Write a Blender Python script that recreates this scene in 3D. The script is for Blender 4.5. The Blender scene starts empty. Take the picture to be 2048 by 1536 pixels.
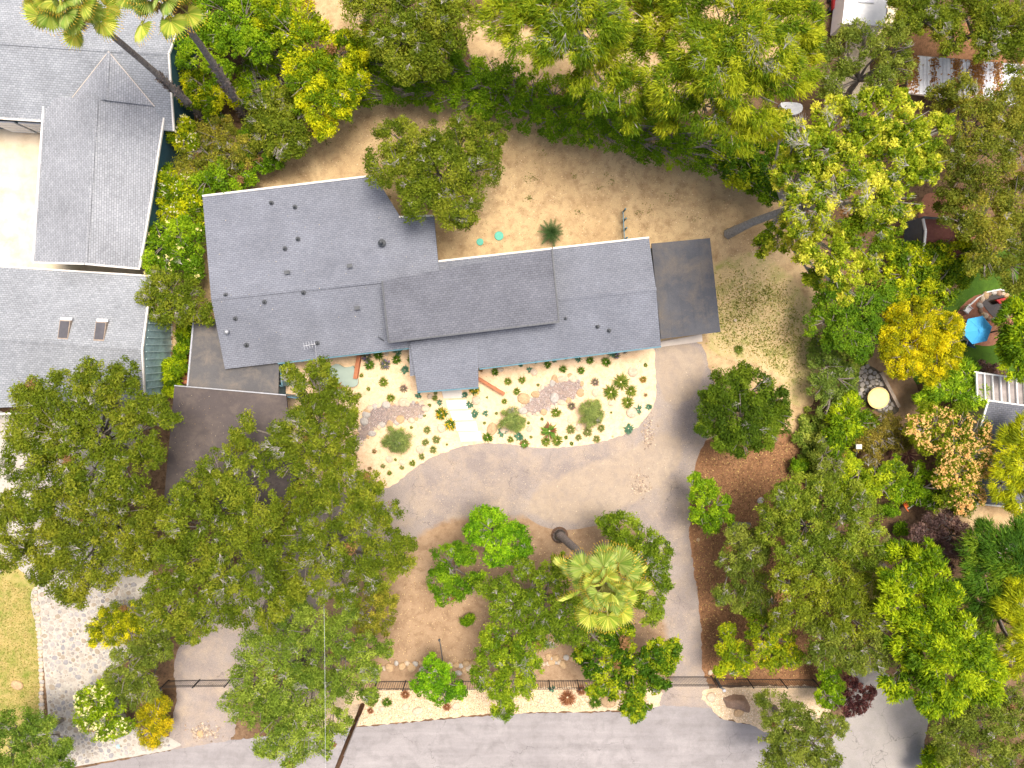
import bpy, math, time
import numpy as np
from mathutils import Vector, Matrix
from mathutils.geometry import tessellate_polygon
R = math.radians
T0 = time.time()
S = bpy.context.scene
# ------------------------------------------------------------------ camera, sky, sun, exposure
H = 54.6                       # metres above the ground
F = 1365.0                     # focal length in photograph pixels (2048 wide)
TILT = math.atan2(78.0, F)
cam = bpy.data.cameras.new("camera"); camo = bpy.data.objects.new("camera", cam)
S.collection.objects.link(camo); S.camera = camo
camo.location = (0, 0, H); camo.rotation_euler = (-TILT, 0, 0)
cam.sensor_width = 36; cam.lens = F/2048*36; cam.clip_end = 4000
W = bpy.data.worlds.new("World"); S.world = W; W.use_nodes = True
sky = W.node_tree.nodes.new('ShaderNodeTexSky'); sky.sky_type = 'NISHITA'; sky.sun_disc = False
SUN_EL, SUN_AZ = 73.0, 40.0    # azimuth measured from +Y (top of the picture) towards +X
sky.sun_elevation = R(SUN_EL); sky.sun_rotation = R(SUN_AZ)
sky.air_density = 0.7; sky.dust_density = 6.0; sky.ozone_density = 0.3
bg = W.node_tree.nodes['Background']; bg.inputs[1].default_value = 0.15
W.node_tree.links.new(sky.outputs[0], bg.inputs[0])
sl = bpy.data.lights.new("sun", 'SUN'); so = bpy.data.objects.new("sun", sl); S.collection.objects.link(so)
sl.energy = 2.05; sl.angle = R(26.0); sl.color = (1.0, 0.955, 0.88)
sd = Vector((math.sin(R(SUN_AZ))*math.cos(R(SUN_EL)), math.cos(R(SUN_AZ))*math.cos(R(SUN_EL)), math.sin(R(SUN_EL))))
so.rotation_euler = sd.to_track_quat('Z', 'Y').to_euler()
S.view_settings.view_transform = 'Standard'; S.view_settings.look = 'None'
S.view_settings.exposure = 0.68; S.view_settings.gamma = 1.0; S.view_settings.use_curve_mapping = False

# ------------------------------------------------------------------ helpers
rng = np.random.default_rng(11)
def P(px, py, z=0.0):
    """place in the world of a spot of the plan drawn over the photograph, at height z"""
    x = (px-1024)/F; y = -(py-768)/F
    a = -TILT
    dy = y*math.cos(a)+math.sin(a); dz = y*math.sin(a)-math.cos(a)
    t = (z-H)/dz
    return Vector((x*t, dy*t, z))
def M_(z): return (H-z)/F      # metres per photograph pixel at height z
def tag(o, label=None, cat=None, group=None, kind=None):
    if label: o['label'] = label
    if cat: o['category'] = cat
    if group: o['group'] = group
    if kind: o['kind'] = kind
    return o
def empty(name, loc, label=None, cat=None, group=None, rz=0):
    o = bpy.data.objects.new(name, None); S.collection.objects.link(o)
    o.location = loc; o.rotation_euler = (0, 0, rz); o.empty_display_size = .2
    return tag(o, label, cat, group)
def link(name, me, parent=None, loc=None, rot=None, sc=None):
    o = bpy.data.objects.new(name, me); S.collection.objects.link(o)
    if loc is not None: o.location = loc
    if rot is not None: o.rotation_euler = rot
    if sc is not None: o.scale = (sc, sc, sc) if np.isscalar(sc) else sc
    if parent is not None:
        o.parent = parent
        if loc is None: o.location = -parent.matrix_basis.to_translation() if parent.parent is None else (0, 0, 0)
    return o
def mesh_np(name, V, Fc, mat, col=None, k=3, smooth=False):
    me = bpy.data.meshes.new(name); n = len(Fc)
    me.vertices.add(len(V)); me.vertices.foreach_set('co', np.asarray(V, np.float32).ravel())
    me.loops.add(n*k); me.loops.foreach_set('vertex_index', np.asarray(Fc, np.int32).ravel())
    me.polygons.add(n); me.polygons.foreach_set('loop_start', np.arange(0, n*k, k, dtype=np.int32))
    me.polygons.foreach_set('loop_total', np.full(n, k, np.int32))
    if smooth: me.polygons.foreach_set('use_smooth', np.ones(n, bool))
    if col is not None:
        a = me.attributes.new('col', 'FLOAT_COLOR', 'FACE')
        c = np.ones((n, 4), np.float32); c[:, :3] = col; a.data.foreach_set('color', c.ravel())
    me.update(calc_edges=True)
    if mat: me.materials.append(mat)
    return me
def mesh_py(name, V, Fc, mat, smooth=False):
    me = bpy.data.meshes.new(name); me.from_pydata([tuple(v) for v in V], [], Fc); me.update()
    if mat: me.materials.append(mat)
    if smooth:
        for p in me.polygons: p.use_smooth = True
    return me
class MB:
    """collects boxes, prisms and tubes for one mesh"""
    def __init__(s): s.V = []; s.F = []
    def add(s, V, Fc):
        n = len(s.V); s.V += [tuple(v) for v in V]; s.F += [tuple(i+n for i in f) for f in Fc]
    def prism(s, pts, z0, z1):
        n = len(pts); V = [(p[0], p[1], z0) for p in pts]+[(p[0], p[1], z1) for p in pts]
        s.add(V, [tuple(range(n))[::-1], tuple(range(n, 2*n))]+[(i, (i+1) % n, n+(i+1) % n, n+i) for i in range(n)])
    def box(s, c, sz, rz=0):
        cx, cy, cz = c; a, b, h = sz[0]/2, sz[1]/2, sz[2]/2; co, si = math.cos(rz), math.sin(rz)
        s.prism([(cx+x*co-y*si, cy+x*si+y*co) for x, y in ((-a, -b), (a, -b), (a, b), (-a, b))], cz-h, cz+h)
    def beam(s, p, q, w, h):
        p, q = Vector(p), Vector(q); d = (q-p).normalized(); u = Vector((0, 0, 1))
        if abs(d.z) > .95: u = Vector((0, 1, 0))
        a = d.cross(u).normalized()*w/2; b = a.cross(d).normalized()*h/2
        s.add([p-a-b, p+a-b, p+a+b, p-a+b, q-a-b, q+a-b, q+a+b, q-a+b],
              [(0, 1, 2, 3), (7, 6, 5, 4), (0, 4, 5, 1), (1, 5, 6, 2), (2, 6, 7, 3), (3, 7, 4, 0)])
    def tube(s, pts, rad, k=8, cap=True):
        pts = [Vector(p) for p in pts]; n = len(pts); V = []
        if np.isscalar(rad): rad = [rad]*n
        for i, p in enumerate(pts):
            d = (pts[min(i+1, n-1)]-pts[max(i-1, 0)]).normalized()
            u = Vector((1, 0, 0)) if abs(d.x) < .8 else Vector((0, 1, 0))
            a = d.cross(u).normalized(); b = d.cross(a)
            V += [p+(a*math.cos(j*2*math.pi/k)+b*math.sin(j*2*math.pi/k))*rad[i] for j in range(k)]
        Fc = [(i*k+j, i*k+(j+1) % k, (i+1)*k+(j+1) % k, (i+1)*k+j) for i in range(n-1) for j in range(k)]
        if cap: Fc += [tuple(range(k))[::-1], tuple(range((n-1)*k, n*k))]
        s.add(V, Fc)
    def mesh(s, name, mat, smooth=False): return mesh_py(name, s.V, s.F, mat, smooth)
    def build(s, name, mat, parent=None, smooth=False):
        me = s.mesh(name, mat, smooth)
        if parent is not None:
            off = Vector((0, 0, 0)); q = parent
            while q is not None: off += q.location; q = q.parent
            for v in me.vertices: v.co -= off
            return link(name, me, parent, loc=(0, 0, 0))
        return link(name, me)
# ------------------------------------------------------------------ materials
def nd(t, kind, **kw):
    n = t.nodes.new(kind)
    for k, v in kw.items():
        if k.startswith('i_'):
            key = k[2:]; n.inputs[int(key) if key.isdigit() else key].default_value = v
        else: setattr(n, k, v)
    return n
def new_mat(name, rough=.85, spec=.3):
    m = bpy.data.materials.new(name); m.use_nodes = True; t = m.node_tree
    b = t.nodes['Principled BSDF']; b.inputs['Roughness'].default_value = rough
    b.inputs['Specular IOR Level'].default_value = spec
    return m, t, b
def coords(t, rot=0, scale=(1, 1, 1)):
    g = nd(t, 'ShaderNodeNewGeometry'); mp = nd(t, 'ShaderNodeMapping')
    mp.inputs['Rotation'].default_value = (0, 0, rot); mp.inputs['Scale'].default_value = scale
    t.links.new(g.outputs['Position'], mp.inputs[0]); return mp.outputs[0]
def noise(t, v, scale, detail=5, rough=.6, dist=0):
    n = nd(t, 'ShaderNodeTexNoise'); n.inputs['Scale'].default_value = scale; n.inputs['Detail'].default_value = detail
    n.inputs['Roughness'].default_value = rough; n.inputs['Distortion'].default_value = dist
    t.links.new(v, n.inputs['Vector']); return n.outputs['Fac']
def ramp(t, fac, stops):
    r = nd(t, 'ShaderNodeValToRGB'); e = r.color_ramp.elements
    while len(e) < len(stops): e.new(.5)
    for q, (p, c) in zip(e, stops): q.position = p; q.color = (*c, 1) if len(c) == 3 else c
    t.links.new(fac, r.inputs[0]); return r.outputs[0]
def mixc(t, fac, a, b, mode='MIX'):
    m = nd(t, 'ShaderNodeMix', data_type='RGBA', blend_type=mode)
    for s_, v in ((m.inputs[0], fac), (m.inputs[6], a), (m.inputs[7], b)):
        if hasattr(v, 'links'): t.links.new(v, s_)
        elif s_ == m.inputs[0]: s_.default_value = v
        else: s_.default_value = (*v, 1)
    return m.outputs[2]
def bump(t, b, h, strength=.4, dist=.05):
    n = nd(t, 'ShaderNodeBump'); n.inputs['Strength'].default_value = strength; n.inputs['Distance'].default_value = dist
    t.links.new(h, n.inputs['Height']); t.links.new(n.outputs[0], b.inputs['Normal'])
G = lambda v: (v, v, v)
EP = {}
def earth_color(t, v, q):
    c1, c2, c3, s1, s2, speck, sv, lo, hi, extra = q
    a = ramp(t, noise(t, v, s1, 6, .62, .6), [(lo, c1), (hi, c2)])
    a = mixc(t, ramp(t, noise(t, v, s2, 6, .7, .3), [(.45, G(0)), (.68, G(1))]), a, c3)
    if extra: a = extra(t, v, a)
    sp = noise(t, v, speck, 3, .8)
    return mixc(t, 1.0, a, ramp(t, sp, [(.3, G(1-sv)), (.7, G(1+sv))]), 'MULTIPLY'), sp
def earth(name, c1, c2, c3, s1=.25, s2=2.5, speck=30, sv=.25, rough=.95, bs=.5, lo=.35, hi=.65, extra=None):
    """three mixed tones of soil with broad patches, blotches and grit"""
    m, t, b = new_mat(name, rough, .1); v = coords(t)
    EP[name] = (c1, c2, c3, s1, s2, speck, sv, lo, hi, extra)
    a, sp = earth_color(t, v, EP[name])
    t.links.new(a, b.inputs['Base Color']); bump(t, b, sp, bs, .03); return m
def blend_earth(top, under, cuts=(.15, .85)):
    """loose soil that mixes into the soil it lies on towards the sheet's rim"""
    m, t, b = new_mat(top+'_mixing_out', .95, .1); v = coords(t)
    A, sp = earth_color(t, v, EP[top]); B, _ = earth_color(t, v, EP[under])
    at = nd(t, 'ShaderNodeAttribute', attribute_name='rim'); ad = nd(t, 'ShaderNodeMath', operation='ADD'); t.links.new(at.outputs['Fac'], ad.inputs[0])
    s2_ = nd(t, 'ShaderNodeMath', operation='MULTIPLY_ADD'); t.links.new(noise(t, v, 1.3, 8, .78), s2_.inputs[0]); s2_.inputs[1].default_value = 2.0; s2_.inputs[2].default_value = -1.0
    t.links.new(s2_.outputs[0], ad.inputs[1]); f = ramp(t, ad.outputs[0], [(cuts[0], G(0)), (cuts[1], G(1))])
    t.links.new(mixc(t, f, B, A), b.inputs['Base Color']); bump(t, b, sp, .4, .03); return m
def plain(name, c, rough=.6, var=.12, sc=3.0, spec=.3, metal=0, bs=.15, streak=None):
    m, t, b = new_mat(name, rough, spec); v = coords(t, 0, streak or (1, 1, 1))
    f = noise(t, v, sc, 6, .65)
    a = mixc(t, 1.0, c, ramp(t, f, [(.3, G(1-var)), (.7, G(1+var))]), 'MULTIPLY')
    t.links.new(a, b.inputs['Base Color']); b.inputs['Metallic'].default_value = metal; bump(t, b, f, bs, .02); return m
def shingle(name, ca, cb, rot, w=.3, h=.14, var=.35, mort=.55):
    m, t, b = new_mat(name, .92, .15); v = coords(t, rot)
    br = nd(t, 'ShaderNodeTexBrick'); br.offset = .5
    t.links.new(v, br.inputs['Vector']); br.inputs['Scale'].default_value = 1
    br.inputs['Brick Width'].default_value = w; br.inputs['Row Height'].default_value = h
    br.inputs['Mortar Size'].default_value = .012; br.inputs['Bias'].default_value = 0
    br.inputs['Color1'].default_value = (*ca, 1); br.inputs['Color2'].default_value = (*cb, 1)
    br.inputs['Mortar'].default_value = (*[x*mort for x in ca], 1)
    big = ramp(t, noise(t, v, .35, 5, .6), [(.3, G(.84)), (.7, G(1.1))])
    sm = ramp(t, noise(t, coords(t, rot, (1, 2, 1)), 4.5, 3, .9), [(.3, G(1-var)), (.7, G(1+var))])
    a = mixc(t, 1, mixc(t, 1, br.outputs[0], big, 'MULTIPLY'), sm, 'MULTIPLY')
    t.links.new(a, b.inputs['Base Color'])
    bump(t, b, br.outputs['Fac'], -.5, .03) if False else bump(t, b, sm, .3, .03); return m
def leafmat(name, trans=.45, rough=.55):
    m, t, b = new_mat(name, rough, .12)
    at = nd(t, 'ShaderNodeAttribute', attribute_name='col')
    t.links.new(at.outputs['Color'], b.inputs['Base Color'])
    tr = nd(t, 'ShaderNodeBsdfTranslucent'); mx = nd(t, 'ShaderNodeMixShader'); mx.inputs[0].default_value = trans
    tc = mixc(t, 1, at.outputs['Color'], (1.25, 1.15, .55), 'MULTIPLY')
    t.links.new(tc, tr.inputs[0]); t.links.new(b.outputs[0], mx.inputs[1]); t.links.new(tr.outputs[0], mx.inputs[2])
    t.links.new(mx.outputs[0], t.nodes['Material Output'].inputs[0]); return m
LEAF = leafmat('leaf'); PETAL = leafmat('petal', .3, .7); FROND = leafmat('frond', .35, .4)
m, t, b = new_mat('painted_face', .85, .2); at = nd(t, 'ShaderNodeAttribute', attribute_name='col')
vv = coords(t); t.links.new(mixc(t, 1, at.outputs['Color'], ramp(t, noise(t, vv, 9, 5, .7), [(.3, G(.75)), (.7, G(1.2))]), 'MULTIPLY'), b.inputs['Base Color'])
STONEC = m
BARK = plain('oak_bark', (.20, .17, .14), .95, .35, 6)
BARKP = plain('pale_bark', (.36, .33, .28), .9, .3, 6)
BARKW = plain('whitish_bark', (.33, .31, .27), .85, .25, 6)
BARKD = plain('palm_bark', (.24, .205, .18), .95, .75, 5, streak=(1, 1, 5), bs=1.0)

def cracks(sc, w, dark=.45, rot=0):
    def f(t, v, a):
        vo = nd(t, 'ShaderNodeTexVoronoi', feature='DISTANCE_TO_EDGE'); vo.inputs['Scale'].default_value = sc
        dm = nd(t, 'ShaderNodeTexNoise'); dm.inputs['Scale'].default_value = 1.2; dm.inputs['Detail'].default_value = 5; t.links.new(v, dm.inputs['Vector'])
        ad = nd(t, 'ShaderNodeVectorMath', operation='ADD'); sc_ = nd(t, 'ShaderNodeVectorMath', operation='SCALE'); sc_.inputs['Scale'].default_value = 1.6
        t.links.new(dm.outputs['Color'], sc_.inputs[0]); t.links.new(v, ad.inputs[0]); t.links.new(sc_.outputs[0], ad.inputs[1])
        t.links.new(ad.outputs[0], vo.inputs['Vector'])
        msk = ramp(t, vo.outputs['Distance'], [(0, G(1)), (w, G(0))])
        gate = ramp(t, noise(t, v, .3, 3), [(.42, G(0)), (.55, G(1))])
        k = mixc(t, 1, msk, gate, 'MULTIPLY')
        return mixc(t, k, a, mixc(t, 1, a, G(dark), 'MULTIPLY'))
    return f
_c = 0
M = dict(
 soil=earth('leaf_litter_soil', (.13, .075, .04), (.24, .15, .085), (.08, .05, .03), .3, 3, 25, .45),
 yard=earth('dry_back_yard_soil', (.46, .31, .155), (.60, .435, .235), (.36, .235, .12), .16, 1.1, 22, .3, lo=.3, hi=.62),
 sand=earth('decomposed_granite', (.78, .55, .335), (.84, .62, .395), (.66, .45, .26), .5, 2.2, 30, .2, bs=.25),
 drive=earth('worn_gravel_asphalt', (.27, .225, .20), (.345, .29, .25), (.41, .325, .245), .14, .45, 22, .42, lo=.4, hi=.6, extra=cracks(.22, .006, .6)),
 drive_dust=earth('dusty_asphalt', (.37, .29, .215), (.42, .335, .25), (.32, .26, .21), .3, 1.5, 28, .25),
 road=earth('street_asphalt', (.285, .262, .255), (.35, .322, .31), (.25, .23, .222), .15, .8, 35, .22, extra=lambda t, v, a: cracks(.16, .004, .5)(t, v, mixc(t, 1, a, ramp(t, noise(t, coords(t, R(-2), (.12, 1.3, 1)), .9, 5, .6), [(.3, G(.86)), (.7, G(1.12))]), 'MULTIPLY'))),
 lane=earth('concrete_lane', (.28, .26, .235), (.35, .32, .285), (.33, .30, .28), .3, 1.4, 30, .2, extra=cracks(.35, .012, .5)),
 mulch=earth('bark_mulch', (.25, .125, .06), (.33, .175, .085), (.16, .08, .04), .3, 4, 18, .5),
 island=earth('packed_brown_soil', (.33, .215, .125), (.41, .28, .17), (.26, .165, .095), .15, 1.2, 24, .25),
 roadgravel=earth('cream_gravel', (.62, .46, .29), (.70, .54, .36), (.52, .37, .22), .4, 5, 16, .3),
 drylawn=earth('dry_lawn', (.38, .30, .09), (.46, .35, .14), (.20, .24, .04), .2, .8, 18, .35),
 lawn=earth('green_lawn', (.06, .13, .015), (.09, .17, .02), (.05, .10, .015), .5, 2, 30, .3),
 concrete=earth('pale_concrete', (.72, .59, .41), (.80, .67, .49), (.62, .48, .31), .15, .8, 30, .08, bs=.1),
 slab=plain('white_concrete', (.76, .70, .61), .8, .05, 2),
 apron=plain('grey_concrete', (.62, .54, .46), .85, .1, 1.5),
 teal=plain('teal_paint', (.10, .20, .24), .6, .15, 2), tealdark=plain('dark_teal_siding', (.04, .105, .135), .6, .15, 2),
 tealpale=plain('weathered_teal_siding', (.33, .46, .46), .6, .35, 1.4),
 white=plain('white_paint', (.80, .79, .76), .5, .05, 3), cream=plain('cream_trim', (.74, .70, .62), .6, .08, 3),
 black=plain('black_iron', (.02, .02, .022), .5, .2, 5, .4), dark=plain('dark_metal', (.08, .085, .09), .5, .25, 5, .4),
 grey=plain('galvanised_metal', (.45, .46, .48), .45, .2, 6, .5, .4),
 rust=plain('terracotta_wall', (.42, .16, .075), .8, .2, 3), brick=plain('red_brick_paving', (.36, .13, .08), .9, .3, 5),
 flatroof=earth('rolled_roofing', (.072, .075, .085), (.098, .099, .106), (.13, .115, .10), .3, .6, 25, .25, bs=.2),
 flatroof2=earth('grey_rolled_roofing', (.10, .097, .098), (.135, .13, .128), (.19, .165, .14), .2, .8, 25, .18, bs=.2),
 carport=earth('brown_carport_roof', (.088, .073, .070), (.115, .096, .09), (.15, .122, .105), .15, .8, 25, .15, bs=.2),
 wood=plain('weathered_wood', (.34, .27, .21), .9, .25, 4), brownwood=plain('brown_pole_wood', (.13, .07, .04), .9, .35, 6),
 sage=plain('sage_cover', (.33, .40, .33), .6, .06, 2), blue=plain('sky_blue_canvas', (.07, .42, .78), .7, .06, 2),
 red=plain('red_canvas', (.5, .03, .03), .6, .1, 3), orange=plain('orange_canvas', (.75, .16, .03), .6, .12, 3),
 maroon=plain('maroon_roofing', (.17, .065, .05), .9, .2, 4), greenlid=plain('green_plastic', (.10, .42, .30), .5, .1, 6),
 yellowtable=plain('straw_canvas', (.78, .56, .22), .7, .1, 3), navy=plain('navy_fabric', (.03, .06, .15), .8, .2, 4),
 glass=plain('dark_glass', (.10, .095, .10), .25, .15, 2, .5), pond=plain('pond_water', (.03, .022, .015), .1, .4, 2, .5),
 mortar=earth('pale_mortar', (.45, .41, .345), (.53, .48, .405), (.38, .34, .29), .4, 3, 25, .15),
 whiteroof=plain('white_roof_panel', (.72, .72, .74), .6, .12, 2, streak=(1, 4, 1)),
 beige=earth('beige_path', (.74, .60, .40), (.80, .68, .48), (.64, .50, .33), .3, 2, 30, .12),
 redpatio=earth('red_clay_patio', (.33, .15, .09), (.38, .18, .11), (.28, .12, .08), .5, 3, 30, .2),
)
AR = R(-6.8)
M['roof'] = shingle('grey_shingles', (.185, .196, .226), (.215, .226, .256), AR, .3, .145, .16)
M['roofup'] = shingle('grey_brown_shingles', (.142, .147, .168), (.172, .177, .198), AR, .3, .16, .18)
M['nroof'] = shingle('mixed_grey_shingles', (.27, .285, .30), (.345, .36, .375), R(4.2), .26, .15, .16)
M['nroofb'] = shingle('mixed_grey_shingles_side', (.27, .28, .295), (.34, .35, .365), R(93.5), .26, .15, .16)

# ------------------------------------------------------------------ ground sheets
def smooth_poly(pts, n=6, jit=0.0, seed=0):
    r = np.random.default_rng(seed); p = np.array(pts, float); N = len(p); out = []
    for i in range(N):
        a, b, c, d = p[i-1], p[i], p[(i+1) % N], p[(i+2) % N]
        m = max(2, int(np.linalg.norm(c-b)/6)) if jit else n
        for k in range(m):
            t = k/m
            out.append(.5*((2*b)+(-a+c)*t+(2*a-5*b+4*c-d)*t*t+(-a+3*b-3*c+d)*t**3)+r.normal(0, jit, 2))
    return out
def sheet(name, pts, z, mat, jit=1.2, smooth=True, kind='structure'):
    q = smooth_poly(pts, 6, jit, len(name)) if smooth else pts
    W3 = [P(x, y, z) for x, y in q]
    tri = tessellate_polygon([W3])
    fs = []
    for f in tri:
        a, b_, c = [W3[i] for i in f]
        if (b_-a).cross(c-a).z < 0: f = (f[0], f[2], f[1])
        if len(set(f)) == 3: fs.append(f)
    o = link(name, mesh_py(name, W3, fs, mat)); tag(o, kind=kind); return o
def soft_sheet(name, pts, z, mat, width=14, jit=1.0, under='leaf_litter_soil'):
    """sheet of loose earth that thins out into its surroundings along the rim"""
    q = np.array(smooth_poly(pts, 6, jit, len(name)))
    area = 0.5*np.sum(q[:, 0]*np.roll(q[:, 1], -1)-np.roll(q[:, 0], -1)*q[:, 1]); sg = 1 if area > 0 else -1
    tn = np.roll(q, -3, 0)-np.roll(q, 3, 0); tn /= np.maximum(np.linalg.norm(tn, axis=1, keepdims=True), 1e-6)
    nr = np.column_stack([tn[:, 1], -tn[:, 0]])*sg
    o_ = q+nr*width; n = len(q)
    V = [P(x, y, z) for x, y in q]+[P(x, y, z) for x, y in o_]
    fs = []
    for f in tessellate_polygon([V[:n]]):
        if len(set(f)) < 3: continue
        a, b_, c = V[f[0]], V[f[1]], V[f[2]]
        fs.append(tuple(f) if (b_-a).cross(c-a).z > 0 else (f[0], f[2], f[1]))
    for i in range(n):
        j = (i+1) % n; a, b_, c = V[i], V[j], V[n+j]
        fs.append((i, j, n+j, n+i) if (b_-a).cross(c-a).z > 0 else (i, n+i, n+j, j))
    m2 = blend_earth(mat.name, under)
    me = mesh_py(name, V, fs, m2); a = me.attributes.new('rim', 'FLOAT', 'POINT'); a.data.foreach_set('value', np.concatenate([np.full(n, 1.5), np.full(n, -.5)]).astype(np.float32))
    return tag(link(name, me), kind='structure')
g = MB(); g.add([(-900, -900, 0), (900, -900, 0), (900, 900, 0), (-900, 900, 0)], [(0, 1, 2, 3)])
tag(g.build('ground', M['soil']), kind='structure')
soft_sheet('back_yard', [(380, 300), (560, 300), (660, 200), (750, 180), (1000, 200), (1200, 270), (1500, 320), (1580, 380), (1640, 600), (1640, 720), (1600, 800), (1600, 930), (1400, 935), (1300, 720), (400, 740)], .004, M['yard'])
soft_sheet('dirt_clearing', [(625, -40), (700, -40), (725, 60), (690, 80), (640, 30)], .004, M['yard'])
soft_sheet('dirt_path', [(930, 40), (1000, 60), (1200, 60), (1500, -20), (1600, 100), (1450, 200), (1300, 230), (1150, 190), (1060, 160), (960, 120)], .004, M['yard'])
soft_sheet('soil_island', [(800, 1120), (860, 1080), (920, 1055), (1100, 1050), (1200, 1050), (1275, 1080), (1296, 1200), (1308, 1372), (1000, 1380), (700, 1385), (600, 1300), (700, 1180)], .012, M['island'], 34, under='worn_gravel_asphalt')
sheet('mulch_bed', [(1400, 905), (1440, 870), (1600, 870), (1640, 1000), (1700, 1200), (1700, 1366), (1500, 1364), (1414, 1362), (1402, 1250), (1394, 1180), (1380, 1080), (1384, 980)], .012, M['mulch'])
sheet('driveway', [(1294, 690), (1400, 686), (1412, 720), (1430, 780), (1425, 850), (1402, 905), (1390, 960), (1382, 1060), (1392, 1150), (1404, 1240), (1410, 1300), (1418, 1380), (1445, 1432), (1240, 1440), (1312, 1400), (1328, 1340), (1330, 1260), (1322, 1180), (1300, 1090), (1250, 1062), (1150, 1050), (1060, 1055), (960, 1062), (880, 1082), (820, 1120), (740, 1220), (660, 1300), (500, 1340), (460, 1480), (345, 1504), (352, 1400), (356, 1300), (450, 1150), (600, 1040), (700, 960), (900, 800), (1200, 720)], .008, M['drive'])
soft_sheet('dusty_patch', [(1090, 985), (1180, 945), (1260, 915), (1320, 880), (1350, 900), (1320, 950), (1260, 990), (1190, 1020), (1120, 1030), (1080, 1015)], .0125, M['drive_dust'], 30, under='worn_gravel_asphalt')
soft_sheet('dusty_patch', [(1322, 702), (1385, 700), (1400, 730), (1385, 780), (1350, 800), (1330, 780)], .0128, M['drive_dust'], 16, under='worn_gravel_asphalt')
sheet('sand_garden', [(556, 715), (700, 690), (900, 660), (1200, 670), (1299, 690), (1309, 730), (1312, 790), (1296, 830), (1258, 864), (1180, 888), (1090, 896), (1010, 888), (950, 888), (880, 908), (830, 935), (778, 974), (700, 985), (600, 960), (556, 800)], .017, M['sand'], .7)
sheet('street', [(-400, 1640), (160, 1536), (345, 1500), (440, 1484), (520, 1474), (640, 1462), (830, 1444), (1000, 1430), (1100, 1426), (1240, 1424), (1310, 1412), (1420, 1418), (1440, 1436), (1500, 1449), (1600, 1462), (1660, 1500), (1700, 1600), (2400, 2000), (1000, 2200), (-600, 2200)], .016, M['road'], .8)
sheet('side_lane', [(1600, 1560), (1640, 1500), (1690, 1440), (1700, 1360), (1690, 1330), (1760, 1340), (1850, 1425), (1848, 1500), (1840, 1700), (1600, 1800)], .020, M['lane'], .5)
sheet('roadside_gravel', [(560, 1376), (740, 1380), (1000, 1376), (1290, 1376), (1320, 1400), (1290, 1418), (1100, 1424), (1000, 1428), (940, 1431), (830, 1442), (715, 1452), (600, 1460)], .019, M['roadgravel'], 1.2)
sheet('gravel_corner', [(1404, 1392), (1430, 1376), (1640, 1376), (1650, 1440), (1560, 1470), (1500, 1449), (1445, 1436), (1420, 1414)], .021, M['roadgravel'], 1.2)
soft_sheet('dry_grass_patch', [(1440, 540), (1520, 520), (1600, 600), (1625, 700), (1600, 800), (1560, 740), (1500, 710), (1430, 690), (1445, 620)], .0082, earth('patchy_grass', (.56, .41, .20), (.60, .45, .23), (.34, .32, .10), .3, 1.0, 24, .3), 24, under='dry_back_yard_soil')
sheet('side_lawn', [(-80, 1120), (70, 1165), (84, 1260), (86, 1420), (110, 1500), (-80, 1560)], .006, M['drylawn'], .8)
sheet('pale_forecourt', [(-100, 810), (40, 826), (290, 780), (240, 1000), (300, 1160), (60, 1160), (-100, 1120)], .005, M['mortar'], 1)
sheet('concrete_court', [(-100, 230), (110, 240), (90, 525), (320, 535), (330, 600), (-100, 620)], .007, M['concrete'], 0, False)
sheet('garden_lawn', [(1780, 760), (1900, 600), (1960, 520), (2060, 500), (2300, 560), (2300, 760), (1950, 760)], .005, M['lawn'])
soft_sheet('brown_path', [(1900, 1000), (2300, 1060), (2300, 1100), (1930, 1060)], .006, M['yard'], 1)
soft_sheet('garden_dirt', [(1730, 700), (1790, 690), (1840, 800), (1820, 860), (1780, 850)], .006, M['island'], 1)
sheet('red_patio', [(1850, 390), (1940, 420), (1960, 500), (1900, 520), (1840, 510)], .009, M['redpatio'], .5)
sheet('pond_patio', [(1905, 640), (1955, 590), (2010, 610), (2030, 640), (1990, 690), (1930, 680)], .010, M['redpatio'], .5)
sheet('concrete_pad', [(1696, -60), (1800, -60), (1785, 50), (1742, 120), (1736, 215), (1650, 210), (1690, 100)], .010, M['beige'], .4)
sheet('orange_earth', [(1800, 40), (2100, 80), (2100, 160), (1820, 130)], .005, M['mulch'])

# ------------------------------------------------------------------ vegetation engine
NT = 0
def norm(a): return a/np.maximum(np.linalg.norm(a, axis=-1, keepdims=True), 1e-9)
SP = {}   # species: colours (dark, mid, light), leaf length, width, clump radius, clumps per m2, leaves per clump
CM = np.array([1.76, 1.76, .95])
def species(n, cols, l=.22, w=.10, cr=.42, cd=3.0, nl=62, up=.55, tuft=0.0, twig=.35, twc='p', flat=.7, fl=None, gap=.12, tl=.7, droop=0, clv=.3):
    SP[n] = dict(cols=np.array(cols)*CM*(np.array([1.11, 1.04, .95]) if n in ('yellow', 'silk', 'lime', 'pitto', 'golden', 'feather') else 1.0), l=l*.90, w=w*.92, cr=cr*1.12, cd=cd*3.0, nl=int(nl*2.85), up=up, tuft=tuft, twig=twig, twc=twc, flat=flat, fl=fl, gap=gap, tl=tl, droop=droop, clv=clv)
species('oak', [(.060, .090, .010), (.115, .150, .018), (.185, .200, .032)], l=.20, w=.095, cr=.42, cd=3.2, nl=56, twig=.55)
species('oakgrey', [(.070, .100, .022), (.125, .160, .035), (.190, .215, .060)], l=.18, w=.085, cr=.40, cd=3.2, nl=56, twig=.35)
species('oakdark', [(.035, .065, .008), (.070, .115, .012), (.120, .165, .020)], l=.20, w=.10, cr=.38, cd=3.8, nl=60, twig=.12, gap=.05)
species('silk', [(.055, .105, .008), (.145, .200, .014), (.270, .305, .030)], l=.34, w=.07, cr=.45, cd=3.1, nl=56, tuft=.8, twig=.5, twc='w', tl=1.5, gap=.16, clv=.4)
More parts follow.
